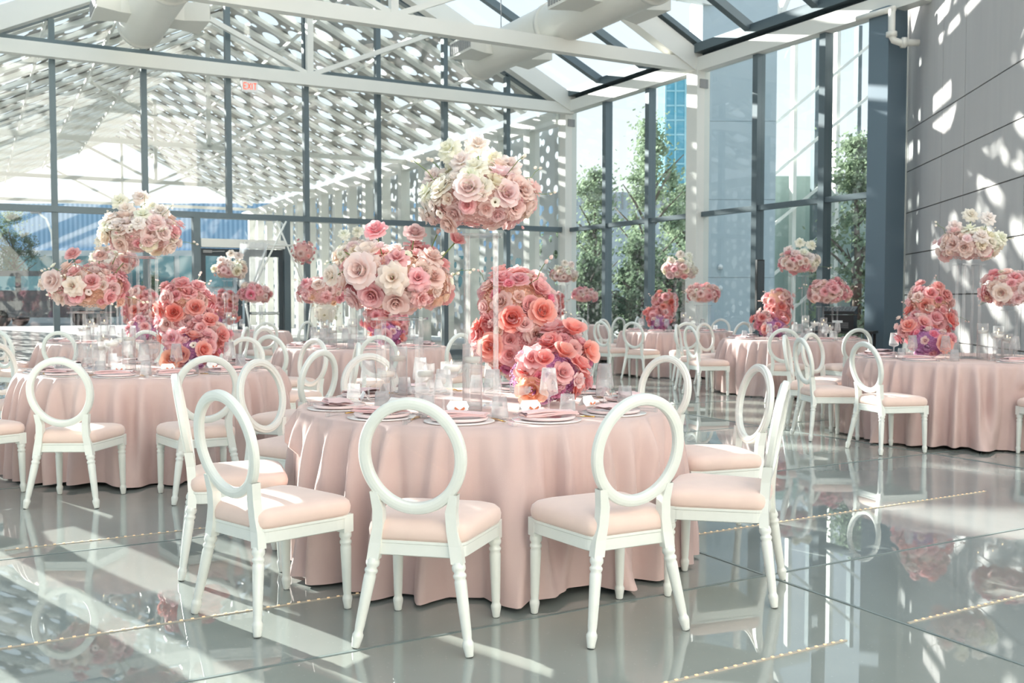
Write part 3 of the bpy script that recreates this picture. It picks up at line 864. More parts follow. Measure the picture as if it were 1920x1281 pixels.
SIZE = dict(garden_rose=.056, open_rose=.060, reflexed_rose=.066, spray_rose=.036, ranunculus=.030, anemone=.036, poppy=.062, bud=.022)
def cluster(root, blobs, n, scheme, rr, up=0.12, keep=None, big=1.0, floor=None):
    """blobs: (centre, radii, filler colour); blooms cover the outside of their union"""
    for c, r, fc in blobs:
        o = link('filler', rr.choice(FILL), root); o.location = c; o.scale = (r[0]*.93, r[1]*.93, r[2]*.93); o.rotation_euler = (0,0,rr.uniform(0,6)) if abs(r[0]-r[1]) < .02 else (0,0,0)
        k = C_[fc]; o.color = rgb(*k); o['kind'] = 'stuff'
    area = [(r[0]*r[1]+r[0]*r[2]+r[1]*r[2]) for _, r, _ in blobs]; tot = sum(area)
    placed = []
    for (c, r, fc), ar in zip(blobs, area):
        m = int(n*ar/tot); off = rr.random()
        for i in range(m):
            z = 1-2*(i+.5)/m; z = z*.985+.0; a = (i+off)*2.39996+rr.uniform(-.2,.2)
            d = Vector((math.sqrt(max(0,1-z*z))*math.cos(a), math.sqrt(max(0,1-z*z))*math.sin(a), z))
            p = Vector((c[0]+d.x*r[0], c[1]+d.y*r[1], c[2]+d.z*r[2]))
            nr = Vector((d.x/r[0], d.y/r[1], d.z/r[2])).normalized()
            inside = False
            for c2, r2, _ in blobs:
                if c2 is c: continue
                q = sum(((p[k]-c2[k])/r2[k])**2 for k in range(3))
                if q < .8: inside = True
            if inside or (keep and not keep(p)): continue
            kind, col = scheme(p, d, rr)
            sc = SIZE[kind]*rr.uniform(.78,1.22)*big
            p = p+nr*rr.choice((-.015,0,0,.012,.03,.045))
            if floor is not None and p.z-sc*1.0 < floor: p.z = floor+sc*1.0
            nr = (nr+Vector((0,0,up))+Vector((rr.uniform(-.25,.25), rr.uniform(-.25,.25), rr.uniform(-.2,.2)))).normalized()
            put(root, kind, p-nr*sc*.1, nr, sc, col, rr)
def sprigs(root, c, r, n, rr, col='white', keep=None):
    for k in range(n):
        d = Vector((rr.uniform(-1,1), rr.uniform(-1,1), rr.uniform(-.4,1))).normalized()
        p = Vector((c[0]+d.x*r[0]*.95, c[1]+d.y*r[1]*.95, c[2]+d.z*r[2]*.95))
        if keep and not keep(p): continue
        o = link('sprig', rr.choice(SPR), root); orient(o, p, d, rr.uniform(.7,1.1), rr); o.color = rgb(*C_[col])

def riser(T, x, y, half, ztop, nrod, label):
    o = empty('flower_riser', (T['c'][0]+x, T['c'][1]+y, 0.7675))
    tag(o, label, 'flower stand', 'clear flower risers')
    mb = MB(); mb.box((0,0,.006), (half*2+.07, half*2+.07, .012)); mb.build('base_plate', M_rod, o)
    h = ztop-0.7675
    for sx in (-1, 1):
        for sy in (-1, 1):
            mb = MB(); mb.lathe([(.0125,.012),(.0125,h-.012)], 10, Matrix.Translation((sx*half, sy*half, 0))); mb.build('rod', M_rod, o)
    mb = MB(); mb.box((0,0,h-.006), (half*2+.07, half*2+.07, .012)); mb.build('top_plate', M_rod, o)
for ti, T in enumerate(TABLES):
    rr = random.Random(100+ti); f = T['f']; den = T['den']; nm = T['n']; cx, cy = T['c']
    NB = {2: 92, 1: 58, 0: 44}[den]; big = {2: 1.0, 1: 1.10, 0: 1.2}[den]
    # tall
    tx, ty = -.02*f, -.14
    riser(T, tx, ty, .075, 1.67, 4, 'tall clear acrylic riser under the highest flowers of the '+nm)
    o = empty('floral_arrangement', (cx+tx, cy+ty, 1.672)); tag(o, 'tall cluster of white and blush roses highest above the '+nm, 'flowers', 'tall flower clusters')
    def sch_t(p, d, rr, f=f):
        s_ = -d.x*f*.8+d.z*.7+rr.uniform(-.3,.3)
        if s_ > .22: return pick(rr, [(5,('reflexed_rose','white')),(3,('garden_rose','white')),(2,('open_rose','cream')),(1,('anemone','white'))])
        return pick(rr, [(4,('garden_rose','blush')),(3,('open_rose','pale')),(2.5,('spray_rose','pale')),(1.5,('garden_rose','pink')),(1,('garden_rose','cream')),(1,('spray_rose','blush')),(.7,('bud','pink')),(.6,('anemone','white'))])
    keep_t = lambda p: not (abs(p.x) < .18 and abs(p.y) < .18 and p.z < .075*big)
    cluster(o, [((0,0,.18),(.27,.25,.155),'blush')], NB, sch_t, rr, .15, keep_t, big)
    for (x, y, z) in [(-.17,-.03,.44),(-.02,.02,.475),(.15,-.02,.36),(-.25,0,.30),(.06,.05,.40),(-.10,-.08,.37)][:6 if den == 2 else 3]:
        b = put(o, 'reflexed_rose', (x*f,y,z), (x*f*2+rr.uniform(-.3,.3),-.9,.75), .070*big, 'white', rr)
        mb = MB(); mb.tube([(x*f*.5,y*.5,.22),(x*f*.85,y,z-.08),(x*f,y,z-.02)], .004, 6); mb.build('stem', M_green, o)
    sprigs(o, (0,0,.18), (.27,.25,.16), 8 if den == 2 else 4, rr, 'white', keep_t)
    # middle
    mx, my = -.45*f, -.12
    riser(T, mx, my, .10, 1.235, 4, 'mid-height clear acrylic riser under the blush flowers of the '+nm)
    o = empty('floral_arrangement', (cx+mx, cy+my, 1.237)); tag(o, 'mid-height blush rose cluster on a clear riser above the '+nm, 'flowers', 'middle flower clusters')
    def sch_m(p, d, rr, den=den):
        if d.z < -.45: return pick(rr, [(4,('spray_rose','peach')),(3,('garden_rose','blush')),(2,('ranunculus','peach')),(1,('spray_rose','pink'))])
        return pick(rr, [(3,('garden_rose','blush')),(2,('open_rose','pale')),(4,('garden_rose','pink')),(2,('reflexed_rose','pink')),(1.5,('reflexed_rose','blush')),(2,('spray_rose','pale')),(1.5,('spray_rose','pink')),(1,('anemone','white')),(.6,('bud','cream')),(.7,('open_rose','hot' if den < 2 else 'pink'))])
    keep_m = lambda p, f=f: not (abs(p.x) < .21 and abs(p.y) < .21 and p.z < .075*big) and not (p.x*f > .24 and abs(p.y+.02) < .16)
    cluster(o, [((0,0,.19),(.27,.25,.17),'peach' if den == 2 else 'blush')], NB, sch_m, rr, .12, keep_m, big)
    if den == 2:
        for (x, y, z, kd, cl, sc) in [(.30,-.06,.40,'poppy','pink',.052),(.20,.02,.45,'bud','cream',.03),(-.30,.02,.36,'anemone','white',.036),(-.12,-.05,.46,'garden_rose','pink',.058),(.08,.0,.45,'garden_rose','blush',.055),(-.36,-.05,.22,'garden_rose','pale',.05),(.0,-.33,.2,'reflexed_rose','pale',.085),(-.17,-.30,.24,'open_rose','pale',.08)]:
            put(o, kd, (x*f,y,z), (x*f*1.5,-.5+y,.6 if z > .3 else .1), sc, cl, rr)
            mb = MB(); mb.tube([(x*f*.5,y*.4,.2),(x*f*.8,y*.9,(z+.2)/2+.03),(x*f*.97,y,z-.015)], .0035, 6); mb.build('stem', M_green, o)
    sprigs(o, (0,0,.19), (.27,.25,.16), 9 if den == 2 else 4, rr, 'white', lambda p: .09 < p.z < .27)
    # low cascade
    o = empty('floral_arrangement', (cx, cy, .7675)); tag(o, 'low cascade of coral, pink and purple blooms standing on the '+nm, 'flowers', 'low flower cascades')
    def sch_l(p, d, rr, f=f):
        if p.z < .12: return pick(rr, [(3,('spray_rose','magenta')),(3,('ranunculus','mauve')),(1,('open_rose','apricot')),(3,('spray_rose','pink')),(1.5,('garden_rose','coral'))])
        if p.z < .30: return pick(rr, [(3,('garden_rose','pink')),(4,('spray_rose','blush')),(1.2,('open_rose','coral')),(1.2,('poppy','coral')),(2,('spray_rose','hot')),(1,('ranunculus','magenta')),(1.2,('anemone','white'))])
        if p.z < .52: return pick(rr, [(1.6,('garden_rose','coral')),(1,('open_rose','coral')),(.8,('open_rose','red')),(4,('garden_rose','pink')),(1.2,('poppy','rose')),(3,('spray_rose','pale')),(2,('spray_rose','pink')),(1.5,('garden_rose','blush'))])
        return pick(rr, [(2,('garden_rose','rose')),(1,('poppy','rose')),(3,('garden_rose','pink')),(3,('spray_rose','blush')),(.5,('open_rose','coral')),(3,('garden_rose','blush')),(1,('spray_rose','hot'))])
    keep_l = lambda p, f=f: not (abs(p.x+.02*f) < .21 and abs(p.y+.14) < .20) and not (p.x*f < -.03)
    blobs = [((.31*f,-.10,.155),(.20,.20,.145),'mauve'), ((.17*f,.28,.34),(.21,.19,.20),'pink'), ((.15*f,.30,.55),(.20,.17,.16),'peach'), ((.41*f,.06,.27),(.15,.15,.13),'pink')]
    cluster(o, blobs, int(NB*2.3), sch_l, rr, .1, keep_l, big, floor=.012)
    if den == 2:
        put(o, 'open_rose', (.24*f,-.31,.10), (0,-1,.25), .074, 'apricot', rr); put(o, 'reflexed_rose', (.24*f,-.27,.26), (0,-1,.35), .086, 'pink', rr)
        put(o, 'poppy', (.47*f,-.02,.40), (.3*f,-.6,1), .075, 'coral', rr); put(o, 'poppy', (.55*f,.0,.28), (.8*f,-.6,.3), .075, 'coral', rr)
        put(o, 'open_rose', (.14*f,.07,.46), (.1,-1,.3), .068, 'red', rr); put(o, 'open_rose', (.31*f,.10,.50), (.3*f,-1,.4), .072, 'coral', rr)
    sprigs(o, (.12*f,.2,.5), (.22,.18,.2), 5, rr, 'pale')

# ================================================================== TABLEWARE
ZT = 0.7675
def mk(name, parts):
    root = empty(name)
    for pn_, mb, m, par in parts:
        mb.build(pn_, m, root)
    return root
def one(name, mb, m):
    o = mb.build(name, m); return o
def goblet():
    mb = MB()
    mb.lathe([(.0,.004),(.038,.001),(.039,.004),(.012,.010),(.006,.022),(.005,.075),(.010,.086),(.040,.096),(.047,.104),(.046,.112)], 24, None, 0, False)
    b = MB(); b.lathe([(.046,.112),(.046,.118),(.033,.225),(.0325,.226),(.0445,.118)], 40, None, 0, False, rib=.012)
    return mk('ribbed_goblet', [('stem', mb, M_glassware, 0), ('bowl', b, M_glassware, 0)])
def coupe():
    mb = MB(); mb.lathe([(0,.004),(.036,.001),(.037,.004),(.010,.010),(.006,.02),(.005,.085),(.012,.094)], 20, None, 0, False)
    b = MB(); b.lathe([(.012,.094),(.040,.100),(.051,.112),(.052,.135),(.0515,.135),(.050,.113),(.038,.103)], 40, None, 0, False, rib=.012)
    return mk('ribbed_coupe_glass', [('stem', mb, M_glassware, 0), ('bowl', b, M_glassware, 0)])
def tumbler():
    mb = MB(); mb.lathe([(0,.001),(.041,.001),(.042,.006),(.033,.105),(.032,.105),(.039,.008),(0,.007)], 28, None, 0, False)
    b = MB(); b.lathe([(0,.0075),(.0385,.0085),(.0345,.072),(0,.072)], 28, None, 0, False)
    return mk('water_tumbler', [('glass', mb, M_glassware, 0), ('water', b, M_water, 0)])
def plates(r, z0, m, name, k=1.0):
    mb = MB(); mb.lathe([(0,.001),(r*.90,.001),(r*.985,.005*k),(r,.0150*k),(r*.985,.017*k),(r*.66,.0045+.0045*k),(r*.6,.0045+.002*k),(0,.006)], 40, None, 0, False)
    return one(name, mb, m)
def napkin():
    mb = MB(); rr = random.Random(5)
    nu, nv = 14, 8
    for lay in range(3):
        P = []
        for j in range(nv+1):
            for i in range(nu+1):
                u = -1+2*i/nu; v = -1+2*j/nv
                z = .006*lay+.003*math.sin(3*u+lay)+.002*math.cos(5*v+lay*2)
                P.append((u*(.135-.004*lay), v*(.062-.004*lay)+.006*math.sin(2.5*u+lay), z+.020))
        mb.grid(P, nu, nv)
        n = (nu+1)
        # turned edges so each fold has thickness
        E = [P[i] for i in range(n)]
        mb.grid(E+[(x, y+.002, z-.006) for x, y, z in E], nu, 1)
    return one('folded_napkin', mb, M_napkin)
def card():
    root = empty('place_card'); mb = MB()
    mb.add([(-.045,0,0),(.045,0,0),(.055,.012,.022),(.04,.022,.048),(-.04,.022,.048),(-.055,.012,.022)], [(0,1,2,3,4,5)], 0, False)
    mb.add([(-.04,.022,.048),(.04,.022,.048),(.045,.05,0),(-.045,.05,0)], [(0,1,2,3)], 0, False)
    mb.build('card_sheet', M_card, root)
    mb = MB()
    for sx in (-1, 1):
        mb.add([(.012,-.004,.006),(.012+sx*.022,-.006,.022),(.012+sx*.026,-.004,.012),(.012+sx*.016,-.005,.004)], [(0,1,2,3)], 0, False)
    mb.build('butterfly_tag', M_orange, root)
    return root
def fork(name, tines=True):
    root = empty(name); mb = MB()
    mb.tube([(0,-.03,.008),(0,.05,.006)], .0035, 6)
    if tines:
        mb.add([(-.004,.05,.006),(.004,.05,.006),(.012,.075,.003),(.012,.085,.003),(-.012,.085,.003),(-.012,.075,.003)], [(0,1,2,3,4,5)], 0, False)
        for x in (-.0105,-.0035,.0035,.0105): mb.box((x,.108,.006), (.0032,.05,.002))
    else:
        mb.add([(-.005,.05,.006),(.005,.05,.006),(.009,.09,.004),(.007,.14,.004),(.0,.155,.004),(-.005,.14,.004)], [(0,1,2,3,4,5)], 0, False)
    mb.build('head', M_gold, root)
    mb = MB(); mb.box((0,-.085,.010), (.014,.11,.014)); mb.box((0,-.142,.011), (.022,.012,.020)); mb.build('handle', M_rod, root)
    return root
protos = {}
def proto(key, fn):
    if key not in protos:
        o = fn(); reg(o); protos[key] = [o, True]
    q = protos[key]
    if q[1]:
        q[1] = False; return q[0]
    return copy_tree(q[0])
def place(key, fn, T, A, r, off, z, label, cat, group, turn=0.0, rad=0.0):
    if rad:
        for r2, f2 in [(r,off)]+[(r+e, off+g) for e in (0,.05,-.05,.09) for g in (0,.06,-.06,.12,-.12)]:
            q = Vector((math.sin(A)*r2+math.cos(A)*f2, -math.cos(A)*r2+math.sin(A)*f2))
            if all((q-Vector(c)).length > rad+cr for c, cr in T['occ']): r, off = r2, f2; break
        else: return None
        T['occ'].append(((q.x, q.y), rad))
    o = proto(key, fn)
    d = Vector((math.sin(A), -math.cos(A), 0)); s_ = Vector((math.cos(A), math.sin(A), 0))
    p = Vector((T['c'][0], T['c'][1], 0))+d*r+s_*off
    o.location = (p.x, p.y, z); o.rotation_euler = (0, 0, A+turn)
    tag(o, label, cat, group); return o
for ti, T in enumerate(TABLES):
    nm = T['n']; near = T['den'] == 2; f = T['f']
    T['occ'] = [((-.45*f,-.12),.24), ((-.02*f,-.14),.16), ((.31*f,-.10),.27), ((.17*f,.28),.27), ((.41*f,.06),.24)]
    for a, ph in T['slots']:
        A = math.radians(a); T['occ'].append(((math.sin(A)*.79, -math.cos(A)*.79), .166))
    for x, y in ((-.16,-.44),(-.55,.09),(-.06,-.36),(-.30,-.34),(-.50,.22)): T['occ'].append(((x*f,y),.056))
    for a, ph in T['slots']:
        A = math.radians(a); wh = 'at the %s side of the %s' % (ph, nm)
        if ti in (4, 5) and abs(a) > 40: continue
        place('charger', lambda: plates(.165, 0, M_whiteplate, 'charger_plate', .4), T, A, .79, 0, ZT, 'wide pale charger plate '+wh, 'plate', 'charger plates')
        place('plate', lambda: plates(.135, 0, M_pinkplate, 'dinner_plate'), T, A, .79, 0, ZT+.0080, 'pink dinner plate '+wh, 'plate', 'dinner plates')
        place('napkin', napkin, T, A, .80, 0, ZT+.0145, 'folded pink napkin '+wh, 'napkin', 'folded napkins')
        place('goblet', goblet, T, A, .55, .12, ZT, 'ribbed goblet '+wh, 'glass', 'ribbed goblets', rad=.05)
        place('coupe', coupe, T, A, .57, -.02, ZT, 'ribbed coupe glass '+wh, 'glass', 'ribbed coupes', rad=.056)
        place('tumbler', tumbler, T, A, .61, .23, ZT, 'water tumbler '+wh, 'glass', 'water tumblers', rad=.045)
        if near:
            place('card', card, T, A, .68, -.03, ZT+.035, 'white place card with orange tag '+wh, 'card', 'place cards')
        if ti == 0 or (ti == 1 and abs(a) < 70):
            place('fork', lambda: fork('table_fork'), T, A, .79, -.222, ZT, 'gold dinner fork with clear handle '+wh, 'fork', 'gold forks')
            if not any(0 < (a-b_) % 360 < 37 for b_, _ in T['slots']): place('salad_fork', lambda: fork('salad_fork'), T, A, .78, -.194, ZT, 'inner gold salad fork '+wh, 'fork', 'gold salad forks')
            if not any(0 < (b_-a) % 360 < 37 for b_, _ in T['slots']): place('knife', lambda: fork('table_knife', False), T, A, .79, .178, ZT, 'gold knife with clear handle '+wh, 'knife', 'gold knives')
# candle holders
def stem_candle(h):
    root = empty('candle_holder'); mb = MB()
    mb.lathe([(0,.004),(.045,.001),(.046,.005),(.012,.014),(.008,.03),(.0075,h-.05),(.016,h-.03),(.050,h-.018),(.054,h),(.054,h+.035),(.053,h+.035),(.052,h+.002)], 24, None, 0, False)
    mb.build('glass_stem', M_glassware, root)
    mb = MB(); mb.lathe([(0,h-.012),(.036,h-.012),(.046,h+.004),(.046,h+.018),(0,h+.020)], 20, None, 0, False); mb.build('candle', M_wax, root)
    mb = MB(); mb.lathe([(0,h+.020),(.004,h+.026),(.0055,h+.032),(.002,h+.044),(0,h+.048)], 8, None, 0, False); mb.build('flame', M_flame, root)
    return root
def cyl_candle(h):
    root = empty('cylinder_vase'); mb = MB()
    mb.lathe([(0,.002),(.05,.002),(.05,h),(.048,h),(.048,.012),(0,.012)], 28, None, 0, False); mb.build('glass_cylinder', M_rod, root)
    mb = MB(); mb.lathe([(0,h*.72),(.034,h*.72),(.042,h*.72+.014),(.042,h*.72+.03),(0,h*.72+.032)], 20, None, 0, False); mb.build('floating_candle', M_wax, root)
    mb = MB(); mb.lathe([(0,h*.72+.032),(.004,h*.72+.038),(.0055,h*.72+.046),(0,h*.72+.06)], 8, None, 0, False); mb.build('flame', M_flame, root)
    return root
for ti, T in enumerate(TABLES):
    nm = T['n']; f = T['f']; grp = 'candles on the '+nm
    spots = [('s22', lambda: stem_candle(.22), -.16, -.44, 'tallest clear stemmed candle holder'), ('s15', lambda: stem_candle(.15), -.55, .09, 'short clear stemmed candle holder'),
             ('c34', lambda: cyl_candle(.34), -.06, -.36, 'tall clear cylinder with floating candle'), ('c24', lambda: cyl_candle(.24), -.30, -.34, 'shorter clear cylinder with floating candle'),
             ('c30', lambda: cyl_candle(.30), -.50, .22, 'clear cylinder candle behind the blush flowers')]
    if T['den'] == 0: spots = spots[:1]+spots[2:3]
    for key, fn, x, y, lab in spots:
        o = proto(key, fn); o.location = (T['c'][0]+x*f, T['c'][1]+y, ZT); o.rotation_euler = (0,0,0)
        tag(o, lab+' on the '+nm, 'candle', grp)

# ================================================================== THINGS NEAR THE WALLS
def cyl(mb, p, q, r, n=12, mi=0): mb.tube([p, q], r, n, mi)
# arch with sheer panels by the doors
ab = W(7.75, 1.3, 0)
o = empty('ceremony_arch', ab); inv = Matrix.Translation(-ab)
def ap(t, z, ds=0.0): return inv @ W(7.75+t, 1.3+ds, z)
mb = MB()
hexa = [(0.55,0),(0.75,1.25),(0.30,2.45),(-0.22,2.45),(-0.62,1.25),(-0.45,0)]
for i in range(len(hexa)-1): mb.tube([ap(*hexa[i]), ap(*hexa[i+1])], 0.022, 8)
mb.tube([ap(0.75,1.25), ap(-0.1,2.95)], 0.02, 8); mb.tube([ap(-0.62,1.25), ap(0.1,2.95)], 0.02, 8)
mb.build('arch_frame', M_white, o)
mb = MB(); P = []
for j in range(9):
    v = j/8
    for i in range(9):
        u = i/8
        t = 0.85-0.55*u+(0.1*v); z = 2.5-1.6*v*(0.5+0.5*u)
        q = ap(t, z, 0.06*math.sin(9*u+3*v)); P.append(q)
mb.grid(P, 8, 8); mb.build('sheer_drape', M_sheer, o)
tag(o, 'white hexagonal arch with sheer drape standing before the glass doors', 'arch')
rr = random.Random(501)
q = W(7.30, 1.3, 2.32)
o = empty('floral_arrangement', q); tag(o, 'pink rose spray fixed high on the white arch', 'flowers', 'wall-side flower sprays')
cluster(o, [((0,0,0),(.24,.2,.24),'dusty')], 30, lambda p, d, rr: pick(rr, [(3,('spray_rose','pink')),(3,('garden_rose','dusty')),(2,('spray_rose','rose'))]), rr, .1)
q = W(6.85, 1.4, 0.75)
o = empty('floral_arrangement', q+Vector((0,0,0.22))); tag(o, 'loose bunch of white flowers in front of the glass right of the doors', 'flowers', 'wall-side flower sprays')
cluster(o, [((0,0,.1),(.26,.22,.28),'white')], 34, lambda p, d, rr: pick(rr, [(3,('spray_rose','white')),(2,('anemone','white')),(1,('ranunculus','cream'))]), rr, .2)
o = empty('plinth', W(6.85, 1.4, 0)); mb = MB(); mb.lathe([(.17,0),(.17,.02),(.15,.03),(.15,.64),(.17,.65),(.17,.67)], 24); mb.build('plinth_body', M_white, o)
tag(o, 'white round plinth under the bunch of white flowers by the doors', 'plinth')
for k, (t, s, h) in enumerate([(6.32, 1.2, 1.75), (6.08, 1.5, 1.45), (6.30, 1.95, 1.25)]):
    o = empty('cylinder_vase', W(t, s, 0)); mb = MB(); mb.lathe([(0,.002),(.09,.002),(.09,h),(.086,h),(.086,.02),(0,.02)], 24, None, 0, False); mb.build('glass_cylinder', M_rod, o)
    mb = MB(); mb.lathe([(0,h*.55),(.035,h*.55),(.035,h*.8),(0,h*.805)], 16, None, 0, False); mb.build('candle', M_wax, o)
    tag(o, ['tallest', 'middle', 'shortest'][k]+' clear floor cylinder right of the glass doors', 'vase', 'clear floor cylinders')
# sound desk and speaker
b0 = Vector((5.42, 16.0, 0))
o = empty('side_table', b0, -0.5); mb = MB(); mb.box((0,0,.80), (1.1,.5,.04)); mb.build('tabletop', M_black, o)
for sx in (-1, 1):
    for sy in (-1, 1):
        mb = MB(); mb.box((sx*.5,sy*.2,.39), (.04,.04,.78)); mb.build('leg', M_black, o)
tag(o, 'black side table against the glass holding sound equipment', 'table')
o = empty('equipment_case', b0+Vector((0,0,.822)), -0.5); mb = MB(); mb.box((0,0,.13), (.46,.36,.25)); 
for x in (-.215,.215): mb.box((x,-.17,.13), (.03,.03,.26))
mb.build('case', M_black, o)
mb = MB(); mb.box((-.02,-.185,.15), (.16,.012,.035)); mb.build('label_plate', M_exitw, o)
mb = MB()
for k in range(5): mb.box((-.02,-.184,.05+.02*k), (.34,.008,.006))
mb.build('vent', M_grille, o)
tag(o, 'black equipment case with a white plate on the side table', 'case')
o = empty('sound_mixer', b0+Vector((0,0,1.09)), -0.5); mb = MB()
mb.add([(-.24,-.17,0),(.24,-.17,0),(.24,.17,0),(-.24,.17,0),(-.24,-.17,.05),(.24,-.17,.05),(.24,.17,.13),(-.24,.17,.13)], [(3,2,1,0),(4,5,6,7),(0,1,5,4),(1,2,6,5),(2,3,7,6),(3,0,4,7)], 0, False)
mb.build('body', M_black, o); mb = MB()
for k in range(8):
    for j in range(3): mb.box((-.2+.055*k,-.1+.09*j,.068+.021*j), (.02,.02,.012))
kn = mb.build('control_knob', M_grille, o); kn['kind'] = 'stuff'
tag(o, 'black sound mixer lying on top of the equipment case', 'mixer')
o = empty('column_speaker', (4.33, 17.0, 0)); mb = MB(); mb.lathe([(.2,0),(.2,.02),(.03,.03)], 20); mb.lathe([(.02,.03),(.02,1.1)], 10); mb.build('stand', M_black, o)
mb = MB(); mb.box((0,0,1.55), (.13,.13,.95)); mb.build('cabinet', M_black, o)
mb = MB(); mb.box((0,-.068,1.55), (.11,.008,.91)); mb.build('speaker_grille', M_darker, o)
tag(o, 'slim black column speaker standing before the glass behind the flowers', 'speaker')

# ================================================================== OUTSIDE
GZ = -0.35
def corrugated():
    m, nt, out = mat('blue_corrugated_metal')
    p = N(nt, 'ShaderNodeBsdfPrincipled'); L(nt, p.outputs[0], out.inputs[0])
    tc = N(nt, 'ShaderNodeTexCoord'); wv = N(nt, 'ShaderNodeTexWave'); wv.inputs['Scale'].default_value = 0.9; wv.bands_direction = 'X'
    L(nt, tc.outputs['Object'], wv.inputs['Vector'])
    mx = N(nt, 'ShaderNodeMix'); mx.data_type = 'RGBA'; mx.inputs[6].default_value = rgb(118,160,196); mx.inputs[7].default_value = rgb(160,196,224)
    L(nt, wv.outputs[0], mx.inputs[0]); L(nt, mx.outputs[2], p.inputs['Base Color']); p.inputs['Roughness'].default_value = 0.5
    return m
M_corr = corrugated()
M_win = simple('tinted_window', rgb(96,142,150), 0.1, 0.3, noise=0.15, nscale=0.6)
M_wallw = simple('pale_render', rgb(205,210,210), 0.8, noise=0.05)
o = empty('warehouse', (-18, 70, GZ)); mb = MB()
mb.add([(-40,0,5.2),(21,0,5.2),(21,4,8.9),(-40,4,8.9)], [(0,1,2,3)], 0, False); mb.box((-9.5,4.2,4.4), (61,8,8.4)); 
mb.build('roof', M_corr, o)
mb = MB(); mb.box((-9.5,0,2.6), (61,.5,5.2)); mb.build('wall', M_wallw, o)
for k in range(14):
    mb = MB(); mb.box((-37.5+4.2*k,-.3,3.7), (3.8,.2,2.2)); mb.build('window', M_win, o)
tag(o, 'long blue corrugated metal building beyond the pavilion', 'building')
# street lamp
o = empty('street_lamp', (-27.3, 58, GZ)); o.scale = (1.35,1.35,1.35); mb = MB()
mb.tube([(0,0,0),(0,0,3.4),(-.08,0,4.2),(-.3,0,4.8),(-.62,0,5.05)], [.08,.06,.05,.045,.04], 10); mb.build('pole', M_steel, o)
mb = MB(); mb.box((-.75,0,5.08), (.4,.2,.09)); mb.build('lamp_head', M_grille, o)
tag(o, 'curved white street lamp outside at far left', 'street lamp')
# dark van
o = empty('parked_minibus', (-29.0, 61, GZ)); o.scale = (1.45,1.45,1.45); mb = MB()
sec = [(-2.6,.4),(2.6,.4),(2.7,1.2),(2.2,1.5),(1.7,2.35),(-2.4,2.4),(-2.65,2.1)]
vs = [(x,-.9,z) for x, z in sec]+[(x,.9,z) for x, z in sec]; n = len(sec)
mb.add(vs, [tuple(range(n)), tuple(reversed(range(n, 2*n)))]+[(i, n+i, n+(i+1) % n, (i+1) % n) for i in range(n)], 0, False)
mb.build('body', simple('dark_paint', rgb(38,44,52), 0.3, coat=0.5), o)
for x in (-1.6,-.2,1.15):
    mb = MB(); mb.box((x,-.91,1.85), (1.15,.03,.6)); mb.build('window', M_win, o)
for x in (-1.7,1.7):
    for y in (-.8,.8):
        mb = MB(); mb.tube([(x,y-.1,.36),(x,y+.1,.36)], .36, 18); mb.build('wheel', M_rubber, o)
tag(o, 'dark minibus parked outside beyond the left glass', 'minibus')
# trees
M_leaf = None
def leafmat(name, a, b):
    m, nt, out = mat(name)
    tc = N(nt, 'ShaderNodeTexCoord'); nz = N(nt, 'ShaderNodeTexNoise'); nz.inputs['Scale'].default_value = 1.5; L(nt, tc.outputs['Object'], nz.inputs['Vector'])
    mx = N(nt, 'ShaderNodeMix'); mx.data_type = 'RGBA'; mx.inputs[6].default_value = a; mx.inputs[7].default_value = b; L(nt, nz.outputs[0], mx.inputs[0])
    d = N(nt, 'ShaderNodeBsdfDiffuse'); t = N(nt, 'ShaderNodeBsdfTranslucent'); L(nt, mx.outputs[2], d.inputs[0]); L(nt, mx.outputs[2], t.inputs[0])
    ms = N(nt, 'ShaderNodeMixShader'); ms.inputs[0].default_value = .4; L(nt, d.outputs[0], ms.inputs[1]); L(nt, t.outputs[0], ms.inputs[2]); L(nt, ms.outputs[0], out.inputs[0])
    return m
M_leaf = leafmat('leaves', rgb(112,132,112), rgb(166,182,150))
M_leaf2 = leafmat('dark_leaves', rgb(84,104,90), rgb(128,146,116))
M_bark = simple('bark', rgb(96,86,76), 0.9, noise=0.2)
def tree(x, y, h, r, label, seed, m=None, nl=2600, ls=.085):
    rr = random.Random(seed); o = empty('leafy_tree', (x, y, GZ)); mb = MB()
    mb.tube([(0,0,0),(.05,0,h*.4),(-.03,.05,h*.8)], [.16,.11,.04], 9)
    br = []
    for k in range(9):
        a = rr.uniform(0,6.28); z0 = h*rr.uniform(.3,.7); e = Vector((math.cos(a)*r*.7, math.sin(a)*r*.7, z0+h*.18))
        mb.tube([(0,0,z0), tuple((Vector((0,0,z0))+e)/2+Vector((0,0,.1))), tuple(e)], [.06,.04,.015], 6)
    mb.build('trunk', M_bark, o)
    mb = MB(); puffs = []
    for k in range(64):
        z = rr.uniform(.10,1.0); rad = r*math.sin(min(1,(1.08-z)*1.5)*PI/2)
        a = rr.uniform(0,6.28); q = rr.uniform(.1,.95)*rad
        puffs.append((Vector((math.cos(a)*q, math.sin(a)*q, h*z)), r*rr.uniform(.14,.30)))
    for k in range(int(nl*2.6)):
        c, pr = rr.choice(puffs)
        d = Vector((rr.gauss(0,1), rr.gauss(0,1), rr.gauss(0,1))).normalized()
        p = c+d*pr*abs(rr.gauss(0,.8)); n_ = Vector((rr.gauss(0,1), rr.gauss(0,1), rr.gauss(.6,1))).normalized()
        u = n_.orthogonal().normalized()*ls*rr.uniform(.6,1.2); v = n_.cross(u)*.55
        mb.add([p-u, p-v, p+u, p+v], [(0,1,2,3)], 0, False)
    mb.build('crown', m or M_leaf, o); tag(o, label, 'tree', 'trees outside the glass')
tree(3.25, 38, 6.6, 1.7, 'leafy tree outside beside the corner column', 1, nl=3600)
tree(4.6, 33, 7.6, 1.7, 'tallest leafy tree outside the right glass', 2, nl=4200)
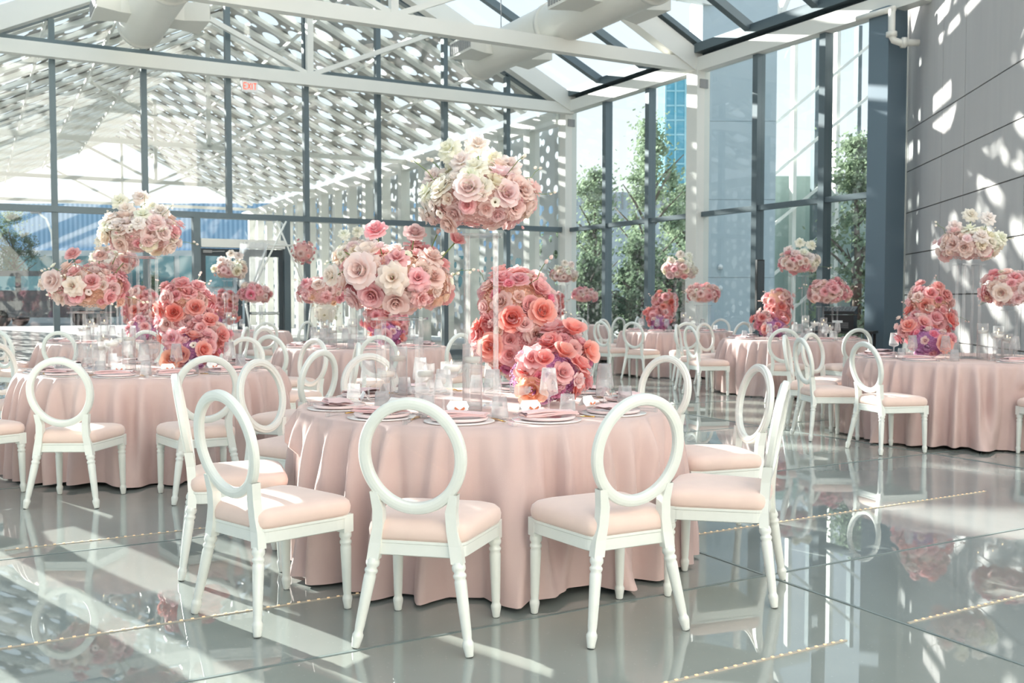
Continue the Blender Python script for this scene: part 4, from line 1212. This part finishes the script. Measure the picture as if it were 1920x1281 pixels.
tree(6.9, 38.5, 6.2, 1.5, 'leafy tree outside left of the wide white column', 3, nl=3400)
tree(10.05, 28.4, 6.2, 1.6, 'leafy tree outside beside the slate panel', 4, nl=3000)
tree(9.6, 36, 4.6, 1.7, 'low leafy tree outside behind the slanting poles', 6, M_leaf2, nl=2600)
tree(-33.8, 66, 7.4, 2.2, 'dark leafy tree outside at the far left edge', 5, M_leaf2, nl=3200)
tree(2.2, 44, 5.0, 1.9, 'lower tree outside behind the corner column', 8, M_leaf2, nl=2600)
tree(-28.6, 65.5, 3.6, 1.5, 'small round bush outside left of the street lamp', 9, nl=1600)
tree(-24.0, 65, 3.2, 1.3, 'small round bush outside right of the street lamp', 10, nl=1600)
for k, (x, y, h, r) in enumerate([(2.5,31.5,3.0,1.3),(3.9,30,3.3,1.2),(5.0,30.6,2.9,1.1),(10.9,27.0,2.8,1.0)]):
    tree(x, y, h, r, ['broad green shrub outside nearest the corner column','broad green shrub outside between the trees','broad green shrub outside left of the annex wall','green shrub outside beside the slate panel'][k], 20+k, M_leaf2, 2400)
# towers
def tower(name, x, y, w_, d_, h, m, mg, label, nv, nh):
    o = empty(name, (x, y, GZ)); mb = MB(); mb.box((0,0,h/2), (w_,d_,h)); mb.build('facade', m, o); mb = MB()
    for k in range(nv+1): mb.box((-w_/2+w_*k/nv,-d_/2-.15,h/2), (.35,.3,h))
    for k in range(nh+1): mb.box((0,-d_/2-.1,h*k/nh), (w_,.25,.3))
    mb.build('facade_grid', mg, o); tag(o, label, 'tower'); return o
M_teal = simple('teal_curtain_wall', rgb(92,164,186), 0.25, 0.2, noise=0.25, nscale=0.05)
M_tealg = simple('teal_mullion', rgb(150,200,212), 0.5)
tower('glass_tower', 36.5, 200, 12, 10, 46, M_teal, M_tealg, 'teal glass tower seen left of the wide white column', 6, 16)
o = tower('dark_tower', 58, 400, 11, 10, 66, simple('dark_facade', rgb(96,116,134), 0.5), simple('dark_grid', rgb(70,88,104), 0.5), 'dark tapering tower with an antenna far outside', 4, 14)
mb = MB(); mb.tube([(0,0,66),(0,0,84)], .7, 6); mb.build('antenna', simple('antenna_grey', rgb(110,124,136), 0.5), o)
o = empty('low_block', (22, 150, GZ)); mb = MB(); mb.box((-8,0,9), (26,8,17.5)); mb.build('facade', simple('slat_facade', rgb(168,178,184), 0.7, noise=0.1), o)
mb = MB()
for k in range(26): mb.box((-20.5+k,-4.1,16.5), (.25,.2,2.6))
mb.build('parapet_slats', M_grille, o); tag(o, 'low grey block far outside behind the trees', 'building')
# concrete annex and diagrid fin screen
o = empty('concrete_annex', (6.35, 27.6, GZ)); mb = MB(); 
for z0, z1 in ((0,2.3),(2.31,4.5),(4.51,6.7),(6.71,10.5)): mb.box((.05,1,(z0+z1)/2), (2.1,2,z1-z0))
mb.build('wall_slab', simple('annex_concrete', rgb(186,200,206), 0.85, noise=0.06, nscale=2), o)
for z in (2.0, 2.6):
    mb = MB(); mb.lathe([(0,-.06),(.07,-.06),(.07,.03),(.03,.08),(0,.09)], 12, Matrix.Translation((-.45,-.06,z)), 0, False); mb.build('wall_lamp', M_exitw, o)
tag(o, 'pale grey concrete annex wall outside, right of the wide white column', 'building')
o = empty('fin_screen', (10.2, 31.5, GZ))
for k in range(9):
    mb = MB(); mb.box((-2.5+.68*k,0,5.2), (.12,.4,10.4)); mb.build('fin', M_dark if k % 2 else M_steel, o)
for k in range(-2, 5):
    mb = MB(); mb.bar((-2.9, -.35, 1.6*k), (3.4, -.35, 1.6*k+5.2), .09, .09, (0,1,0)); mb.build('diagonal_pole', M_steel, o)
mb = MB(); mb.box((-.2,1.2,2.9), (5.2,.2,5.8)); mb.build('green_glass', simple('sage_panel', rgb(166,188,182), 0.4, noise=0.08), o)
tag(o, 'screen of tall vertical fins crossed by slanting white poles outside', 'screen')
# ------------------------------------------------------------------ world, sun, camera
w = bpy.data.worlds.new('sky'); SC.world = w; w.use_nodes = True
nt = w.node_tree; nt.nodes.clear()
out = nt.nodes.new('ShaderNodeOutputWorld'); bg = nt.nodes.new('ShaderNodeBackground'); L(nt, bg.outputs[0], out.inputs[0])
tc = nt.nodes.new('ShaderNodeTexCoord'); sp = nt.nodes.new('ShaderNodeSeparateXYZ'); L(nt, tc.outputs['Generated'], sp.inputs[0])
cr = nt.nodes.new('ShaderNodeValToRGB'); L(nt, sp.outputs[2], cr.inputs[0])
cr.color_ramp.elements[0].position = 0.0; cr.color_ramp.elements[0].color = (1.0, 0.985, 0.96, 1)
cr.color_ramp.elements[1].position = 0.75; cr.color_ramp.elements[1].color = rgb(196,216,234)
e = cr.color_ramp.elements.new(0.25); e.color = rgb(220,233,242)
L(nt, cr.outputs[0], bg.inputs[0]); bg.inputs[1].default_value = 1.15
sd = bpy.data.lights.new('sun', 'SUN'); sd.energy = 18.0; sd.angle = math.radians(0.6); sd.color = (1.0, 0.95, 0.88)
so = bpy.data.objects.new('sun', sd); COL.objects.link(so)
EL = math.radians(21); sdir = Vector((0.72*math.cos(EL), -0.694*math.cos(EL), -math.sin(EL)))
so.rotation_euler = sdir.to_track_quat('-Z', 'Y').to_euler(); so.location = (-20, 30, 20)
cd = bpy.data.cameras.new('camera'); cam = bpy.data.objects.new('camera', cd); COL.objects.link(cam)
cam.location = (0, 0, 1.33); cam.rotation_euler = (math.radians(90-2.47), 0, 0)
cd.sensor_width = 36; cd.lens = 36*1820/1920; cd.clip_end = 1000
cd.dof.use_dof = True; cd.dof.focus_distance = 4.6; cd.dof.aperture_fstop = 5.6
SC.camera = cam
SC.view_settings.view_transform = 'Standard'; SC.view_settings.exposure = 0.3
cy = SC.cycles
cy.max_bounces = 10; cy.diffuse_bounces = 4; cy.glossy_bounces = 4; cy.transmission_bounces = 6; cy.transparent_max_bounces = 40
cy.caustics_reflective = False; cy.caustics_refractive = False; cy.sample_clamp_indirect = 6
cy.use_denoising = True
